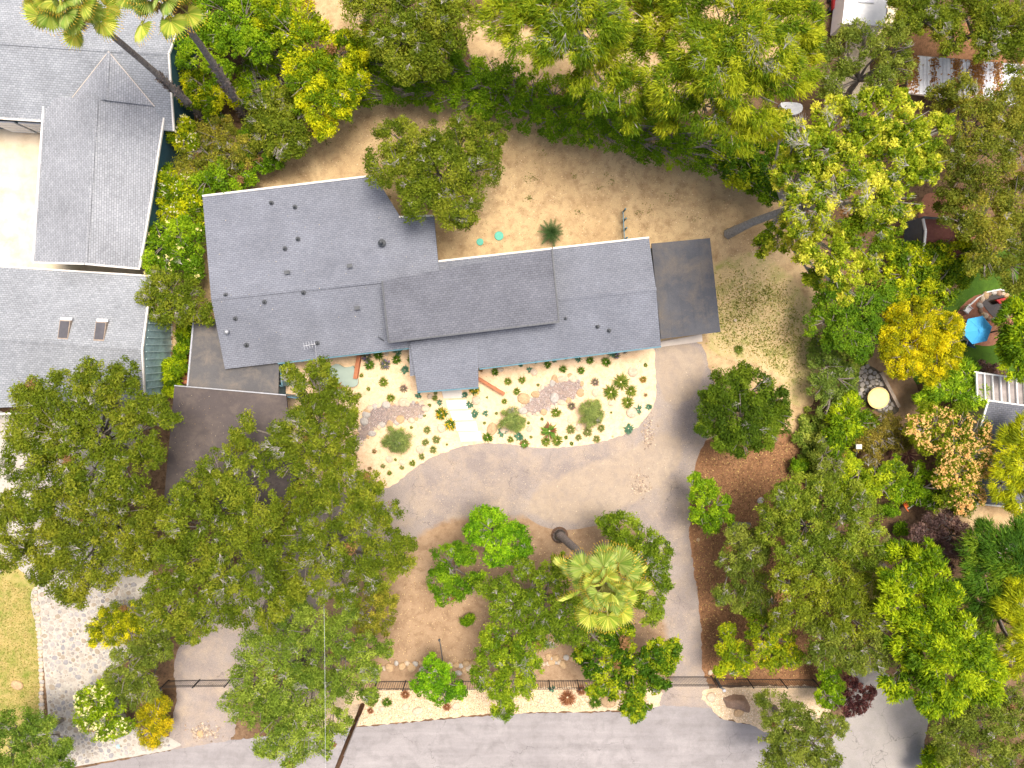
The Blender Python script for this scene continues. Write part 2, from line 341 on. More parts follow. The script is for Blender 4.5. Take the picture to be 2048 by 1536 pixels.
species('yellow', [(.065, .115, .008), (.195, .250, .020), (.370, .385, .090)], l=.20, w=.14, cr=.30, cd=4.6, nl=36, tuft=.4, twig=.75, twc='w', tl=1.1, gap=.16, clv=.35)
species('lime', [(.045, .095, .006), (.125, .205, .010), (.255, .325, .016)], l=.30, w=.12, cr=.45, cd=3.2, nl=55, tuft=.7, twig=.05, clv=.45, gap=.1)
species('pitto', [(.060, .115, .006), (.190, .245, .010), (.350, .370, .014)], l=.24, w=.11, cr=.42, cd=3.2, nl=52, tuft=.4, twig=.15, clv=.45)
species('hedge', [(.055, .115, .006), (.115, .205, .012), (.210, .290, .020)], l=.17, w=.11, cr=.38, cd=3.4, nl=46, up=.9, twig=.02, gap=.05, clv=.25)
species('ivy', [(.060, .100, .022), (.130, .185, .040), (.290, .320, .110)], l=.19, w=.15, cr=.35, cd=3.6, nl=44, up=1.1, twig=0, gap=.06)
species('shrub', [(.060, .120, .008), (.130, .220, .012), (.240, .320, .020)], l=.20, w=.11, cr=.38, cd=3.4, nl=50, twig=.12)
species('olive', [(.090, .110, .020), (.180, .185, .035), (.290, .255, .060)], l=.18, w=.08, cr=.38, cd=3.2, nl=54, twig=.4)
species('golden', [(.110, .135, .006), (.285, .290, .010), (.430, .400, .016)], l=.16, w=.08, cr=.35, cd=4.4, nl=60, twig=.05, clv=.35)
species('purple', [(.100, .065, .110), (.175, .110, .175), (.270, .175, .260)], l=.18, w=.11, cr=.30, cd=4.4, nl=44, twig=.05)
species('cypress', [(.030, .075, .012), (.065, .135, .018), (.150, .215, .024)], l=.42, w=.07, cr=.50, cd=3.0, nl=58, tuft=.9, twig=.12, droop=.3)
species('feather', [(.110, .150, .010), (.220, .260, .014), (.360, .380, .020)], l=.42, w=.07, cr=.42, cd=3.0, nl=54, tuft=.9, twig=.35, droop=.3)
species('glossy', [(.030, .075, .006), (.085, .150, .012), (.270, .300, .020)], l=.26, w=.14, cr=.40, cd=3.3, nl=44, tuft=.3, twig=.1, clv=.45)
species('flowery', [(.080, .120, .010), (.150, .190, .015), (.230, .260, .022)], l=.18, w=.09, cr=.38, cd=3.4, nl=46, twig=.05)

def crown_arrays(r, lobes, sp, cc):
    """lobes: (x,y,z,R). returns vertices of single-triangle leaves and a colour for each"""
    C = []; Rr = []; D = []; L0 = []
    for (x, y, z, Rl) in lobes:
        n = max(4, int(sp['cd']*Rl*Rl*1.25))
        d = norm(r.normal(0, 1, (n, 3))); d[:, 2] = np.abs(d[:, 2])*1.0-.12*r.random(n)
        d = norm(d)
        rad = Rl*(r.uniform(.55, 1.0, n)**.7)*(1+r.normal(0, .07, n))
        c = np.array([x, y, z])+d*rad[:, None]*np.array([1, 1, sp['flat']])
        C.append(c); D.append(d); Rr.append(sp['cr']*r.uniform(.6, 1.35, n)*min(1.15, .55+Rl*.3)); L0.append(np.full((n, 3), (x, y, z)))
    C = np.concatenate(C); Rr = np.concatenate(Rr); D = np.concatenate(D)
    # gaps: a smooth field of holes through the crown
    ph = r.uniform(0, 6.28, 6); k = 2.1
    fld = np.sin(C[:, 0]*k+ph[0])*np.sin(C[:, 1]*k*1.1+ph[1])+.6*np.sin(C[:, 0]*k*2.3+C[:, 1]*1.7+ph[2])*np.sin(C[:, 1]*k*2.1+ph[3]+C[:, 2])
    keep = fld > np.quantile(fld, sp['gap']); C, Rr, D = C[keep], Rr[keep], D[keep]
    n = len(C); m = sp['nl']
    cnt = np.maximum(6, (m*(Rr/sp['cr'])**1.4*r.uniform(.7, 1.2, n))).astype(int)
    idx = np.repeat(np.arange(n), cnt); N = len(idx)
    d = norm(r.normal(0, 1, (N, 3))+D[idx]*.45)
    d[:, 2] *= .75
    p = C[idx]+d*(Rr[idx]*(r.uniform(.3, 1.08, N)+r.exponential(.13, N)))[:, None]
    nr = norm(d*.5+np.array([0, 0, sp['up']])+r.normal(0, .55, (N, 3)))
    out = norm(np.column_stack([C[idx, 0]-cc[0], C[idx, 1]-cc[1], np.zeros(N)])+r.normal(0, .45, (N, 3)))
    tg = norm(r.normal(0, 1, (N, 3))*(1-sp['tuft'])+(d*.9+out*.7)*sp['tuft']+np.array([0, 0, -sp['droop']]))
    tg = norm(tg-nr*(tg*nr).sum(1, keepdims=True)*.8)
    sd_ = norm(np.cross(nr, tg)); s = r.uniform(.6, 1.35, N)[:, None]
    a = p-sd_*sp['w']*.5*s-tg*sp['l']*.25*s; b_ = p+sd_*sp['w']*.5*s-tg*sp['l']*.18*s; c = p+tg*sp['l']*.72*s
    V = np.stack([a, b_, c], 1).reshape(-1, 3)
    ct = np.clip(r.normal(.5, sp['clv'], n), 0, 1)
    # young growth is a clump's own colour; low-frequency shift over the crown
    low = .5+.5*np.sin(C[:, 0]*.9+ph[4])*np.cos(C[:, 1]*.8+ph[5])
    ct = np.clip((ct-.5)*1.15+.42+(low-.5)*.5, 0, 1)
    tt = np.clip(ct[idx]+r.normal(0, .16, N), 0, 1)
    k0, k1, k2 = sp['cols']
    col = np.where(tt[:, None] < .5, k0+(k1-k0)*(tt*2)[:, None], k1+(k2-k1)*((tt-.5)*2)[:, None])
    col = col*r.uniform(.75, 1.3, (N, 1))
    dry = (r.random(n) < sp.get('dry', .004))[idx]; col[dry] = np.array([.34, .19, .08])*r.uniform(.7, 1.3, (dry.sum(), 1))
    return V, np.clip(col, .004, .95), C, Rr, D
def tubes_np(paths, k=4):
    """paths: list of (points, radii) -> quads"""
    Vs = []; Fs = []; off = 0
    ang = np.arange(k)*2*np.pi/k
    for pts, rad in paths:
        pts = np.asarray(pts, float); n = len(pts)
        d = norm(np.gradient(pts, axis=0)); u = np.where(np.abs(d[:, :1]) < .8, [[1., 0, 0]], [[0, 1., 0]])
        a = norm(np.cross(d, u)); b_ = np.cross(d, a)
        ring = pts[:, None]+(a[:, None]*np.cos(ang)[None, :, None]+b_[:, None]*np.sin(ang)[None, :, None])*np.asarray(rad)[:, None, None]
        Vs.append(ring.reshape(-1, 3))
        i, j = np.meshgrid(np.arange(n-1), np.arange(k), indexing='ij')
        Fs.append(np.stack([i*k+j, i*k+(j+1) % k, (i+1)*k+(j+1) % k, (i+1)*k+j], -1).reshape(-1, 4)+off); off += n*k
    return np.concatenate(Vs), np.concatenate(Fs)
def twigs(r, C, Rr, D, sp, cc, nmax):
    """pale bare twigs that fan out of the foliage"""
    paths = []
    n = int(len(C)*sp['twig']*(.09 if sp['twc'] == 'w' else .17))
    if n < 1: return paths
    top = np.argsort(-C[:, 2]-r.normal(0, .9, len(C)))[:min(len(C), max(n*2, 4))]
    pick = r.choice(top, min(n, len(top)), replace=False)
    for i in pick:
        L = sp['tl']*r.uniform(.6, 1.3); c = C[i]
        o = norm(np.array([c[0]-cc[0], c[1]-cc[1], 0])*.5+r.normal(0, .9, 3)*np.array([1, 1, .2])); o[2] = .05
        st = c-o*L*.45+np.array([0, 0, Rr[i]*.75])
        a0 = math.atan2(o[1], o[0]); m = r.integers(4, 8); spread = r.uniform(.5, 1.1)
        for q in range(m):
            an = a0+spread*(q/(m-1)*2-1)+r.normal(0, .12); l2 = L*r.uniform(.6, 1.05)*(1-.25*abs(q/(m-1)*2-1))
            o2 = np.array([math.cos(an), math.sin(an), r.uniform(.0, .25)]); o3 = np.array([math.cos(a0), math.sin(a0), .15])
            s1 = st+(o3*.6+o2*.4)*l2*.3; s2 = st+(o3*.3+o2*.7)*l2*.65+r.normal(0, .03, 3); e = st+o3*l2*.2+o2*l2*.85+np.array([0, 0, Rr[i]*.45])
            paths.append(([st, s1, s2, e], [.019, .014, .010, .004]))
            for w in range(2):
                an2 = an+(1 if w else -1)*r.uniform(.4, .8); e2 = s2+np.array([math.cos(an2), math.sin(an2), .2])*l2*.3
                paths.append(([s2, e2], [.010, .004]))
    return paths
def plant(name, label, cat, spn, lobes, h, base=None, group=None, seed=None, flowers=None, sub=5, trunk=True, tr=None, dens=1.0, domed=.22, gap=None, stuff=False, crownname='crown', kindcols=None, deco=None):
    """lobes: (px, py, radius px[, height fraction])"""
    global NT
    seed = seed if seed is not None else abs(hash_str(label or name)) % 100000
    r = np.random.default_rng(seed); sp = dict(SP[spn]); sp['cd'] *= dens
    if gap is not None: sp['gap'] = gap
    if kindcols is not None: sp['cols'] = np.array(kindcols)*CM
    ar = np.array([l[:3] for l in lobes], float); wgt = ar[:, 2]**2
    cx, cy = (ar[:, 0]*wgt).sum()/wgt.sum(), (ar[:, 1]*wgt).sum()/wgt.sum()
    ext = max(1, np.max(np.hypot(ar[:, 0]-cx, ar[:, 1]-cy)+ar[:, 2]))
    LW = []
    for l in lobes:
        x, y, rp = l[:3]
        dd = math.hypot(x-cx, y-cy)/ext
        rm = rp*M_(h*.8)
        zt = (l[3]*h if len(l) > 3 else h*(1-domed*dd*dd)+r.normal(0, .05*h))
        zc = max(.12*h, zt-rm*sp['flat']*.9)
        rm = rp*M_(zc); c = P(x, y, zc)
        LW.append((c.x, c.y, c.z, rm*.93))
        for q in range(sub):
            a = q*2*math.pi/sub+r.uniform(-.5, .5); d_ = rm*r.uniform(.50, .78); rs = rm*r.uniform(.24, .42)
            LW.append((c.x+math.cos(a)*d_, c.y+math.sin(a)*d_, max(.1*h, c.z+r.uniform(-.25, .35)*rm*.6), rs))
    cw = P(cx, cy, h*.7)
    b0 = Vector((cw.x, cw.y, 0)) if base is None else P(base[0], base[1], 0)
    V, col, C, Rr, D = crown_arrays(r, LW, sp, (cw.x, cw.y))
    NT += len(col)
    if stuff:
        me = mesh_np(name, V, np.arange(len(V)).reshape(-1, 3), LEAF, col)
        return tag(link(name, me), label, cat, group, 'stuff')
    root = empty(name, b0, label, cat, group)
    off = np.array(b0)
    me = mesh_np(crownname, V-off, np.arange(len(V)).reshape(-1, 3), LEAF, col); link(crownname, me, root, loc=(0, 0, 0))
    bm_ = {'p': BARKP, 'w': BARKW, 'd': BARK}[sp['twc']]
    if trunk:
        tr = tr or .026*h+.04
        fork = np.array([b0.x+(cw.x-b0.x)*.45, b0.y+(cw.y-b0.y)*.45, h*.42])
        paths = [([np.array(b0), np.array(b0)*.5+fork*.5+r.normal(0, .1, 3), fork], [tr*1.35, tr, tr*.85])]
        for i, (l, w3) in enumerate(zip(lobes, LW[::sub+1])):
            e = np.array(w3[:3])+np.array([0, 0, w3[3]*.35]); mid = fork*.5+e*.5+np.array([0, 0, -.08*h])+r.normal(0, .2, 3)
            paths.append(([fork, mid, e], [tr*.55, tr*.36, .04]))
            for q in range(6):
                a = r.uniform(0, 6.28); tip = e+np.array([math.cos(a), math.sin(a), r.uniform(-.1, .5)])*w3[3]*r.uniform(.6, 1)
                s0 = mid*.4+e*.6; paths.append(([s0, (s0+tip)/2+np.array([0, 0, .15]), tip], [.055, .035, .012]))
        tv, tf = tubes_np(paths, 6)
        link('trunk', mesh_np('trunk', tv-off, tf, BARK if sp['twc'] == 'p' else BARKP, k=4, smooth=True), root, loc=(0, 0, 0))
    tp = twigs(r, C, Rr, D, sp, (cw.x, cw.y), 400)
    if tp:
        tv, tf = tubes_np(tp, 3); tag(link('twigs', mesh_np('twigs', tv-off, tf, bm_, k=4), root, loc=(0, 0, 0)), kind='stuff')
    if flowers:
        fc, dens_, fs, nb = flowers
        sel = r.random(len(C)) < dens_; sel &= C[:, 2] > np.quantile(C[:, 2], .25)
        c = C[sel]; rr_ = Rr[sel]; n = len(c)
        ctr = np.repeat(c, nb, 0)+norm(r.normal(0, 1, (n*nb, 3))+np.array([0, 0, 1.6]))*np.repeat(rr_, nb)[:, None]*1.12
        q = 4; pc = np.repeat(ctr, q, 0)+r.normal(0, fs*.32, (n*nb*q, 3))
        nn = norm(r.normal(0, .5, pc.shape)+np.array([0, 0, 1])); tg = norm(np.cross(nn, r.normal(0, 1, pc.shape))); sd2 = np.cross(nn, tg)
        V2 = np.stack([pc-sd2*fs*.45-tg*fs*.3, pc+sd2*fs*.45-tg*fs*.3, pc+tg*fs*.5], 1).reshape(-1, 3)
        fcol = np.array(fc)*r.uniform(.75, 1.2, (len(pc), 1))
        tag(link('blossom', mesh_np('blossom', V2-off, np.arange(len(V2)).reshape(-1, 3), PETAL, np.clip(fcol, 0, .95)), root, loc=(0, 0, 0)), kind='stuff')
    return root
def hash_str(s):
    v = 7
    for ch in s: v = (v*131+ord(ch)) % 1000003
    return v
# ------------------------------------------------------------------ buildings
def roof(name, faces, th, mat, parent):
    """faces: lists of (px, py, z) outline points; one slab with thickness"""
    V = []; key = {}; Fc = []
    for f in faces:
        ix = []
        for p in f:
            if p not in key: key[p] = len(V); V.append(P(*p))
            ix.append(key[p])
        a = sum(((V[ix[i]].x*V[ix[(i+1) % len(ix)]].y-V[ix[(i+1) % len(ix)]].x*V[ix[i]].y) for i in range(len(ix))))
        Fc.append(ix if a > 0 else ix[::-1])
    n = len(V); edges = {}
    for f in Fc:
        for i in range(len(f)): edges[(f[i], f[(i+1) % len(f)])] = 1
    allf = [tuple(f) for f in Fc]+[tuple(i+n for i in f[::-1]) for f in Fc]
    for (a, b) in edges:
        if (b, a) not in edges: allf.append((b, a, a+n, b+n))
    mb = MB(); mb.add(V+[v-Vector((0, 0, th)) for v in V], allf)
    return mb.build(name, mat, parent)
def walls(name, pts, mat, parent, inset=.25, drop=.2, z0=0.0):
    W3 = [P(*p) for p in pts]; c = sum((w.xy for w in W3), Vector((0, 0)))/len(W3); V = []
    for w in W3:
        d = (c-w.xy); d = d/max(d.length, .01)*inset*1.3
        V.append((w.x+d.x, w.y+d.y, w.z-drop))
    n = len(V); mb = MB(); mb.add(V+[(v[0], v[1], z0) for v in V], [tuple(range(n))]+[(i, (i+1) % n, n+(i+1) % n, n+i) for i in range(n)])
    return mb.build(name, mat, parent)
def edge_strip(name, a, b, w, h, mat, parent, lift=0.0):
    mb = MB(); p, q = P(*a), P(*b); mb.beam(p+Vector((0, 0, lift)), q+Vector((0, 0, lift)), w, h); return mb.build(name, mat, parent)
def ridge(a, b, parent, mat, w=.3, step=.22):
    p, q = P(*a), P(*b); L = (q-p).length; n = int(L/step); mb = MB(); d = (q-p)/n
    for i in range(n):
        s = p+d*i; e = s+d*1.12; side = d.normalized().cross(Vector((0, 0, 1)))*w/2
        zt = Vector((0, 0, .035+.012*(i % 2))); zl = Vector((0, 0, -.02))
        mb.add([s-side+zl+zt*.5, s+zt, s+side+zl+zt*.5, e-side+zl+zt*.3, e+zt*.75, e+side+zl+zt*.3], [(0, 1, 4, 3), (1, 2, 5, 4)])
    o = mb.build('ridge_cap', mat, parent); tag(o, kind='stuff'); return o
def local(parent):
    off = Vector((0, 0, 0)); q = parent
    while q is not None: off += q.location; q = q.parent
    return off

# --- main house
hs = empty('house', P(860, 600, 0), 'long low house with grey shingle roofs in the middle of the lot', 'house')
NW = [(405, 393, 2.9), (750, 352, 2.9)]
rA = roof('roof', [[(405, 393, 2.9), (750, 352, 2.9), (800, 433, 3.25), (868, 431, 3.2), (876, 522, 3.55), (880, 550, 3.75), (422, 597, 4.0)],
                   [(422, 597, 4.0), (880, 550, 3.75), (862, 690, 2.95), (450, 738, 2.8)]], .22, M['roof'], hs)
rB = roof('roof', [[(870, 523, 3.0), (1105, 497, 3.0), (1298, 476, 3.0), (1312, 578, 3.85), (890, 620, 3.85)],
                   [(890, 620, 3.85), (1312, 578, 3.85), (1322, 692, 2.95), (957, 736, 2.95), (820, 752, 2.9), (818, 690, 3.2)]], .22, M['roof'], hs)
rC = roof('roof', [[(764, 562, 4.75), (1104, 498, 4.75), (1118, 643, 4.6), (777, 684, 4.6)]], .3, M['roofup'], hs)
rD = roof('roof', [[(820, 684, 3.45), (955, 670, 3.45), (957, 774, 3.0), (835, 783, 3.0)]], .2, M['roof'], hs)
walls('wall', [(405, 393, 2.9), (750, 352, 2.9), (798, 436, 2.9), (866, 434, 2.9), (874, 560, 2.9), (860, 690, 2.9), (450, 738, 2.9)], M['tealdark'], hs, .5)
walls('wall', [(872, 530, 2.95), (1298, 480, 2.95), (1320, 690, 2.95), (957, 735, 2.95), (860, 750, 2.95)], M['tealdark'], hs, .5)
walls('wall', [(766, 564, 4.2), (1102, 500, 4.2), (1116, 641, 4.0), (779, 682, 4.0)], M['tealdark'], hs, .35, .25, 3.0)
walls('wall', [(836, 690, 3.0), (955, 672, 3.0), (955, 772, 3.0), (838, 780, 3.0)], M['tealdark'], hs, .35)
for a, b in (((405, 392, 2.9), (750, 351, 2.9)), ((798, 434, 3.25), (866, 431.5, 3.2)), ((872, 523, 3.0), (1104, 497, 3.0)), ((1106, 496.5, 3.0), (1298, 475, 3.0))):
    edge_strip('gutter', a, b, .13, .14, M['cream'], hs, -.01)
for a, b in (((556, 727, 2.78), (818, 697, 2.78)), ((959, 738, 2.9), (1322, 693.5, 2.9)), ((835, 784.5, 2.95), (957, 775.5, 2.95))):
    edge_strip('gutter', a, b, .11, .13, M['teal'], hs, -.03)
for a, b in (((764, 562, 4.76), (777, 684, 4.61)), ((1104, 498, 4.76), (1118, 643, 4.61)), ((777, 685, 4.6), (1118, 644, 4.6))): edge_strip('shadow_strip', a, b, .1, .12, M['dark'], hs)  # dark strips stand in for the shadow line around the raised roof
ridge((425, 597, 4.01), (764, 562, 3.9), rA, M['roof']); ridge((1118, 598, 3.86), (1312, 578, 3.86), rB, M['roof'])
vp = MB(); vp.tube([(0, 0, 0), (0, 0, .35)], .07, 10); vp.tube([(0, 0, -.02), (0, 0, .03)], .17, 12); VP = vp.mesh('vent_pipe', M['dark'], True)
bx = MB(); bx.box((0, 0, .08), (.42, .26, .16)); bx.box((0, 0, .18), (.5, .34, .04)); BV = bx.mesh('box_vent', M['dark'])
def on_roof(me, name, px, py, z, r, sc=1, rz=0):
    p = P(px, py, z)-local(r); return link(name, me, r, loc=p, rot=(0, 0, rz), sc=sc)
def zA(px, py): return 2.9+1.1*min(1, max(0, (py-(393-(px-405)*.12))/204)) if py < 597-(px-422)*.102 else 4.0-1.15*min(1, (py-(597-(px-422)*.102))/140)
for x, y in ((543, 406), (590, 414), (596, 478), (570, 497), (452, 590), (529, 604), (607, 585), (471, 637), (635, 686)): on_roof(VP, 'vent_pipe', x, y, zA(x, y), rA)
for x, y in ((575, 545), (700, 532), (715, 616)): on_roof(BV, 'box_vent', x, y, zA(x, y), rA, .8, -AR)
o = on_roof(VP, 'vent_pipe', 764, 486, zA(764, 486), rA, 1.7); o = on_roof(VP, 'vent_pipe', 493, 690, zA(493, 690), rA, 1.1)
for x, y, z in ((1131, 636, 3.5), (1195, 653, 3.35), (1218, 661, 3.28)): on_roof(VP, 'vent_pipe', x, y, z, rB)
tv = MB(); tv.tube([(0, 0, 0), (0, 0, .3)], .09, 10); tv.tube([(0, 0, .3), (0, 0, .42), (0, 0, .5)], [.17, .17, .03], 14)
on_roof(tv.mesh('turbine_vent', M['grey'], True), 'turbine_vent', 457, 664, zA(457, 664), rA)
an = MB(); an.tube([(0, 0, 0), (0, 0, 1.4)], .035, 8); an.beam((-.45, 0, 1.3), (.45, 0, 1.3), .03, .03)
for q in (-.4, -.2, 0, .2, .4): an.beam((q, -.25, 1.3), (q, .25, 1.3), .02, .02)
an.tube([(0, -.6, .0), (0, 0, .9)], .02, 6)
on_roof(an.mesh('antenna', M['grey']), 'antenna', 629, 690, zA(629, 690), rA, 1, .2)
an = MB(); an.tube([(-.25, .25, .5), (0, 0, .12), (.1, -.1, 0)], .035, 6); on_roof(an.mesh('cable_stub', M['dark']), 'cable_stub', 766, 680, 3.0, rA)
# flat extensions of the house
e = empty('garage', P(1370, 575, 0), 'flat dark roofed garage joined to the right end of the house', 'garage')
roof('roof', [[(1303, 487, 2.75), (1420, 476, 2.75), (1441, 664, 2.75), (1322, 678, 2.75)]], .16, M['flatroof'], e)
walls('wall', [(1303, 487, 2.75), (1420, 476, 2.75), (1441, 664, 2.75), (1322, 678, 2.75)], M['tealdark'], e, .2)
for i in range(4):
    t_ = (i+1)/5; edge_strip('roof_seam', (1303+117*t_, 487-11*t_, 2.75), (1322+119*t_, 678-14*t_, 2.75), .05, .02, M['flatroof'], e)
tag(sheet('apron_slab', [(1290, 690), (1404, 668), (1405, 683), (1298, 697)], .06, M['apron'], 0, False))
e = empty('side_annex', P(470, 730, 0), 'flat grey annex roof tucked against the lower left of the house', 'annex')
roof('roof', [[(388, 645, 2.45), (450, 635, 2.45), (558, 722, 2.45), (556, 806, 2.45), (374, 786, 2.45)]], .15, M['flatroof2'], e)
walls('wall', [(388, 645, 2.45), (450, 650, 2.45), (556, 722, 2.45), (556, 802, 2.45), (376, 784, 2.45)], M['tealdark'], e, .2)
edge_strip('gutter', (387, 645, 2.45), (374, 786, 2.45), .12, .1, M['grey'], e)
e = empty('carport', P(460, 900, 0), 'brown flat roofed carport partly hidden by the big oaks', 'carport')
roof('roof', [[(349, 771, 2.9), (572, 790, 2.9), (600, 1025, 2.9), (327, 1008, 2.9)]], .16, M['carport'], e)
edge_strip('roof_edge', (349, 771, 2.95), (572, 790, 2.95), .08, .1, M['grey'], e); edge_strip('roof_edge', (327, 1008, 2.95), (600, 1025, 2.95), .08, .1, M['grey'], e)
for x, y in ((352, 776), (565, 795), (332, 1003), (592, 1018), (340, 890), (580, 905)):
    p = P(x, y, 2.74); mb = MB(); mb.box((p.x, p.y, 1.35), (.14, .14, 2.7)); mb.build('post', M['wood'], e)
# patio beside the annex
mb = MB()
e = empty('patio_fence', P(560, 770, 0), 'teal painted low screen around the little patio under the oak', 'fence')
for a, b in (((557, 727), (555, 770)), ((555, 770), (574, 770)), ((553, 790), (574, 792)), ((562, 790), (600, 794)), ((568, 727), (572, 770))):
    edge_strip('panel', (*a, 1.0), (*b, 1.0), .1, 1.9, M['teal'], e)
o = MB(); q = [P(x, y, 0) for x, y in smooth_poly([(668, 730), (678, 728), (690, 734), (703, 733), (708, 732), (714, 745), (718, 765), (710, 773), (690, 772), (640, 770), (640, 745)], 5, 0)]
o.prism([(v.x, v.y) for v in q], .02, .35); tag(o.build('pool_cover', M['sage']), 'sage green free form cover beside the terracotta wall by the house', 'cover')
def low_wall(a, b, w, h, label):
    mb = MB(); p, q = P(*a, 0), P(*b, 0); mb.beam((p.x, p.y, h/2), (q.x, q.y, h/2), w, h); tag(mb.build('low_wall', M['rust']), label, 'garden wall')
low_wall((720, 711), (713, 757), .30, .55, 'terracotta low wall between the patio and the sand garden')
low_wall((956, 756), (1009, 788), .24, .5, 'terracotta low wall slanting out from the entry porch')
low_wall((690, 832), (640, 829), .22, .4, 'terracotta low wall glimpsed under the oak by the gravel bed')
e = empty('stepping_path', P(930, 830, 0), 'white concrete stepping slabs from the driveway to the front door', 'path')
for i, (y0, y1) in enumerate(((777, 797), (800, 819), (822, 841), (844, 862), (864, 883))):
    xs = 882+(y0-777)*.40; mb = MB(); q = [P(xs, y0, .1), P(xs+40+i, y0-1, .1), P(xs+44+i, y1-1, .1), P(xs+5, y1, .1)]
    mb.prism([(v.x, v.y) for v in q], .01, .1+.004*i); mb.build('slab', M['slab'], e)

# --- neighbour at the left
nb = empty('neighbour_house', P(170, 250, 0), 'pale grey shingled house at upper left with a projecting gabled wing', 'house')
ra = roof('roof', [[(-200, -160, 3.0), (372, -130, 3.0), (362, 40, 3.3), (338, 107, 4.4), (-200, 72, 4.4)], [(-200, 72, 4.4), (338, 107, 4.4), (347, 262, 3.2), (85, 242, 3.2), (-200, 222, 3.2)]], .2, M['nroof'], nb)
rb = roof('roof', [[(90, 195, 3.35), (193, 195, 4.5), (170, 527, 4.5), (68, 523, 3.35)], [(193, 195, 4.5), (331, 212, 3.35), (300, 420, 3.35), (279, 537, 3.35), (170, 527, 4.5)]], .2, M['nroofb'], nb)
rg = roof('roof', [[(217, 103, 4.5), (209, 200, 4.55), (143, 196, 3.62)], [(217, 103, 4.5), (309, 212, 3.62), (209, 200, 4.55)]], .05, M['nroofb'], nb)
walls('wall', [(-200, -160, 3.0), (370, -130, 3.0), (341, 107, 4.4), (346, 260, 3.2), (-200, 222, 3.2)], M['tealdark'], nb, .08)
walls('wall', [(90, 197, 3.35), (330, 214, 3.35), (279, 535, 3.35), (170, 525, 4.4), (69, 521, 3.35)], M['tealdark'], nb, .12)
ridge((-20, 84, 4.41), (338, 107, 4.41), ra, M['nroof']); ridge((193, 197, 4.51), (170, 527, 4.51), rb, M['nroofb']); ridge((217, 105, 4.51), (209, 198, 4.56), rg, M['nroofb'])
for a, b, m_ in (((89, 195, 3.36), (67, 523, 3.36), 'white'), ((332, 213, 3.32), (303, 400, 3.32), 'cream'), ((303, 400, 3.32), (280, 535, 3.32), 'cream'), ((338, 107, 4.4), (348, 262, 3.2), 'cream'), ((362, 40, 3.3), (338.5, 107, 4.38), 'cream'),
                 ((-30, 235, 3.2), (86, 243, 3.2), 'cream'), ((68, 525, 3.34), (170, 528, 4.46), 'cream'), ((171, 528, 4.46), (280, 538, 3.33), 'cream')):
    edge_strip('gutter', a, b, .12, .16, M[m_], nb)
for (x0, x1) in ((-30, 22), (30, 84)):
    p, q = P(x0, 239+x0*.05, 2.9), P(x1, 239+x1*.05, 2.9); mb = MB(); mb.beam((p.x, p.y-.08, 1.35), (q.x, q.y-.08, 1.35), .1, 2.5); gd = mb.build('garage_door', M['white'], nb)
    for k in range(1, 4):
        mb = MB(); mb.beam((p.x, p.y-.145, .1+k*.62), (q.x, q.y-.145, .1+k*.62), .02, .04); mb.build('panel_joint', M['cream'], gd)
edge_strip('flashing', (217, 103, 4.51), (143, 197, 3.64), .05, .03, M['apron'], nb); edge_strip('flashing', (217, 103, 4.51), (309, 213, 3.64), .05, .03, M['apron'], nb)
nc = empty('neighbour_house', P(130, 690, 0), 'pale grey shingled house at left with two skylights in its roof', 'house')
rc = roof('roof', [[(-200, 519, 3.2), (303, 553, 3.2), (284, 699, 4.3), (-200, 660, 4.3)], [(-200, 660, 4.3), (284, 699, 4.3), (289, 800, 3.4), (-200, 826, 3.1)]], .2, M['nroof'], nc)
walls('wall', [(-200, 519, 3.2), (303, 555, 3.2), (287, 699, 4.3), (290, 798, 3.4), (-200, 824, 3.1)], M['tealpale'], nc, .05)
ridge((-20, 675, 4.31), (284, 699, 4.31), rc, M['nroof'], .36, .26)
for a, b in (((-30, 531, 3.2), (303, 552, 3.2)), ((304, 553, 3.2), (285, 699, 4.3)), ((285, 699, 4.3), (290, 800, 3.4)), ((-50, 829, 3.1), (40, 826, 3.12))): edge_strip('gutter', a, b, .12, .16, M['cream'], nc)
plain_b = plain('pale_teal_batten', (.42, .55, .55), .6, .2, 3)
pa, pm, pb = P(303, 555, 3.2), P(287, 699, 4.3), P(290, 798, 3.4)
for k in range(17):
    t_ = (k+.5)/17; s_ = pa.lerp(pm, t_/.6) if t_ < .6 else pm.lerp(pb, (t_-.6)/.4)
    mb = MB(); mb.box((s_.x+.03, s_.y, (s_.z-.3)/2), (.06, .07, s_.z-.3)); mb.build('batten', plain_b, nc)
for x, y in ((130, 659), (202, 662)):
    sk_ = MB(); c = P(x, y, 4.2)
    sp_ = [P(x-9, y-20, 4.17), P(x+12, y-19, 4.17), P(x+5, y+20, 4.27), P(x-16, y+19, 4.27)]
    sk_.prism([(v.x, v.y) for v in sp_], 3.9, 4.24); f = sk_.build('skylight', M['wood'], rc)
    g_ = MB(); cc_ = sum((v for v in sp_), Vector())/4; g_.prism([tuple(cc_.xy+(v.xy-cc_.xy)*.86) for v in sp_], 4.2, 4.262); g_.build('pane', M['glass'], f)
    edge_strip('flashing', (x-8, y-22, 4.2), (x+14, y-21, 4.2), .2, .1, M['white'], rc)
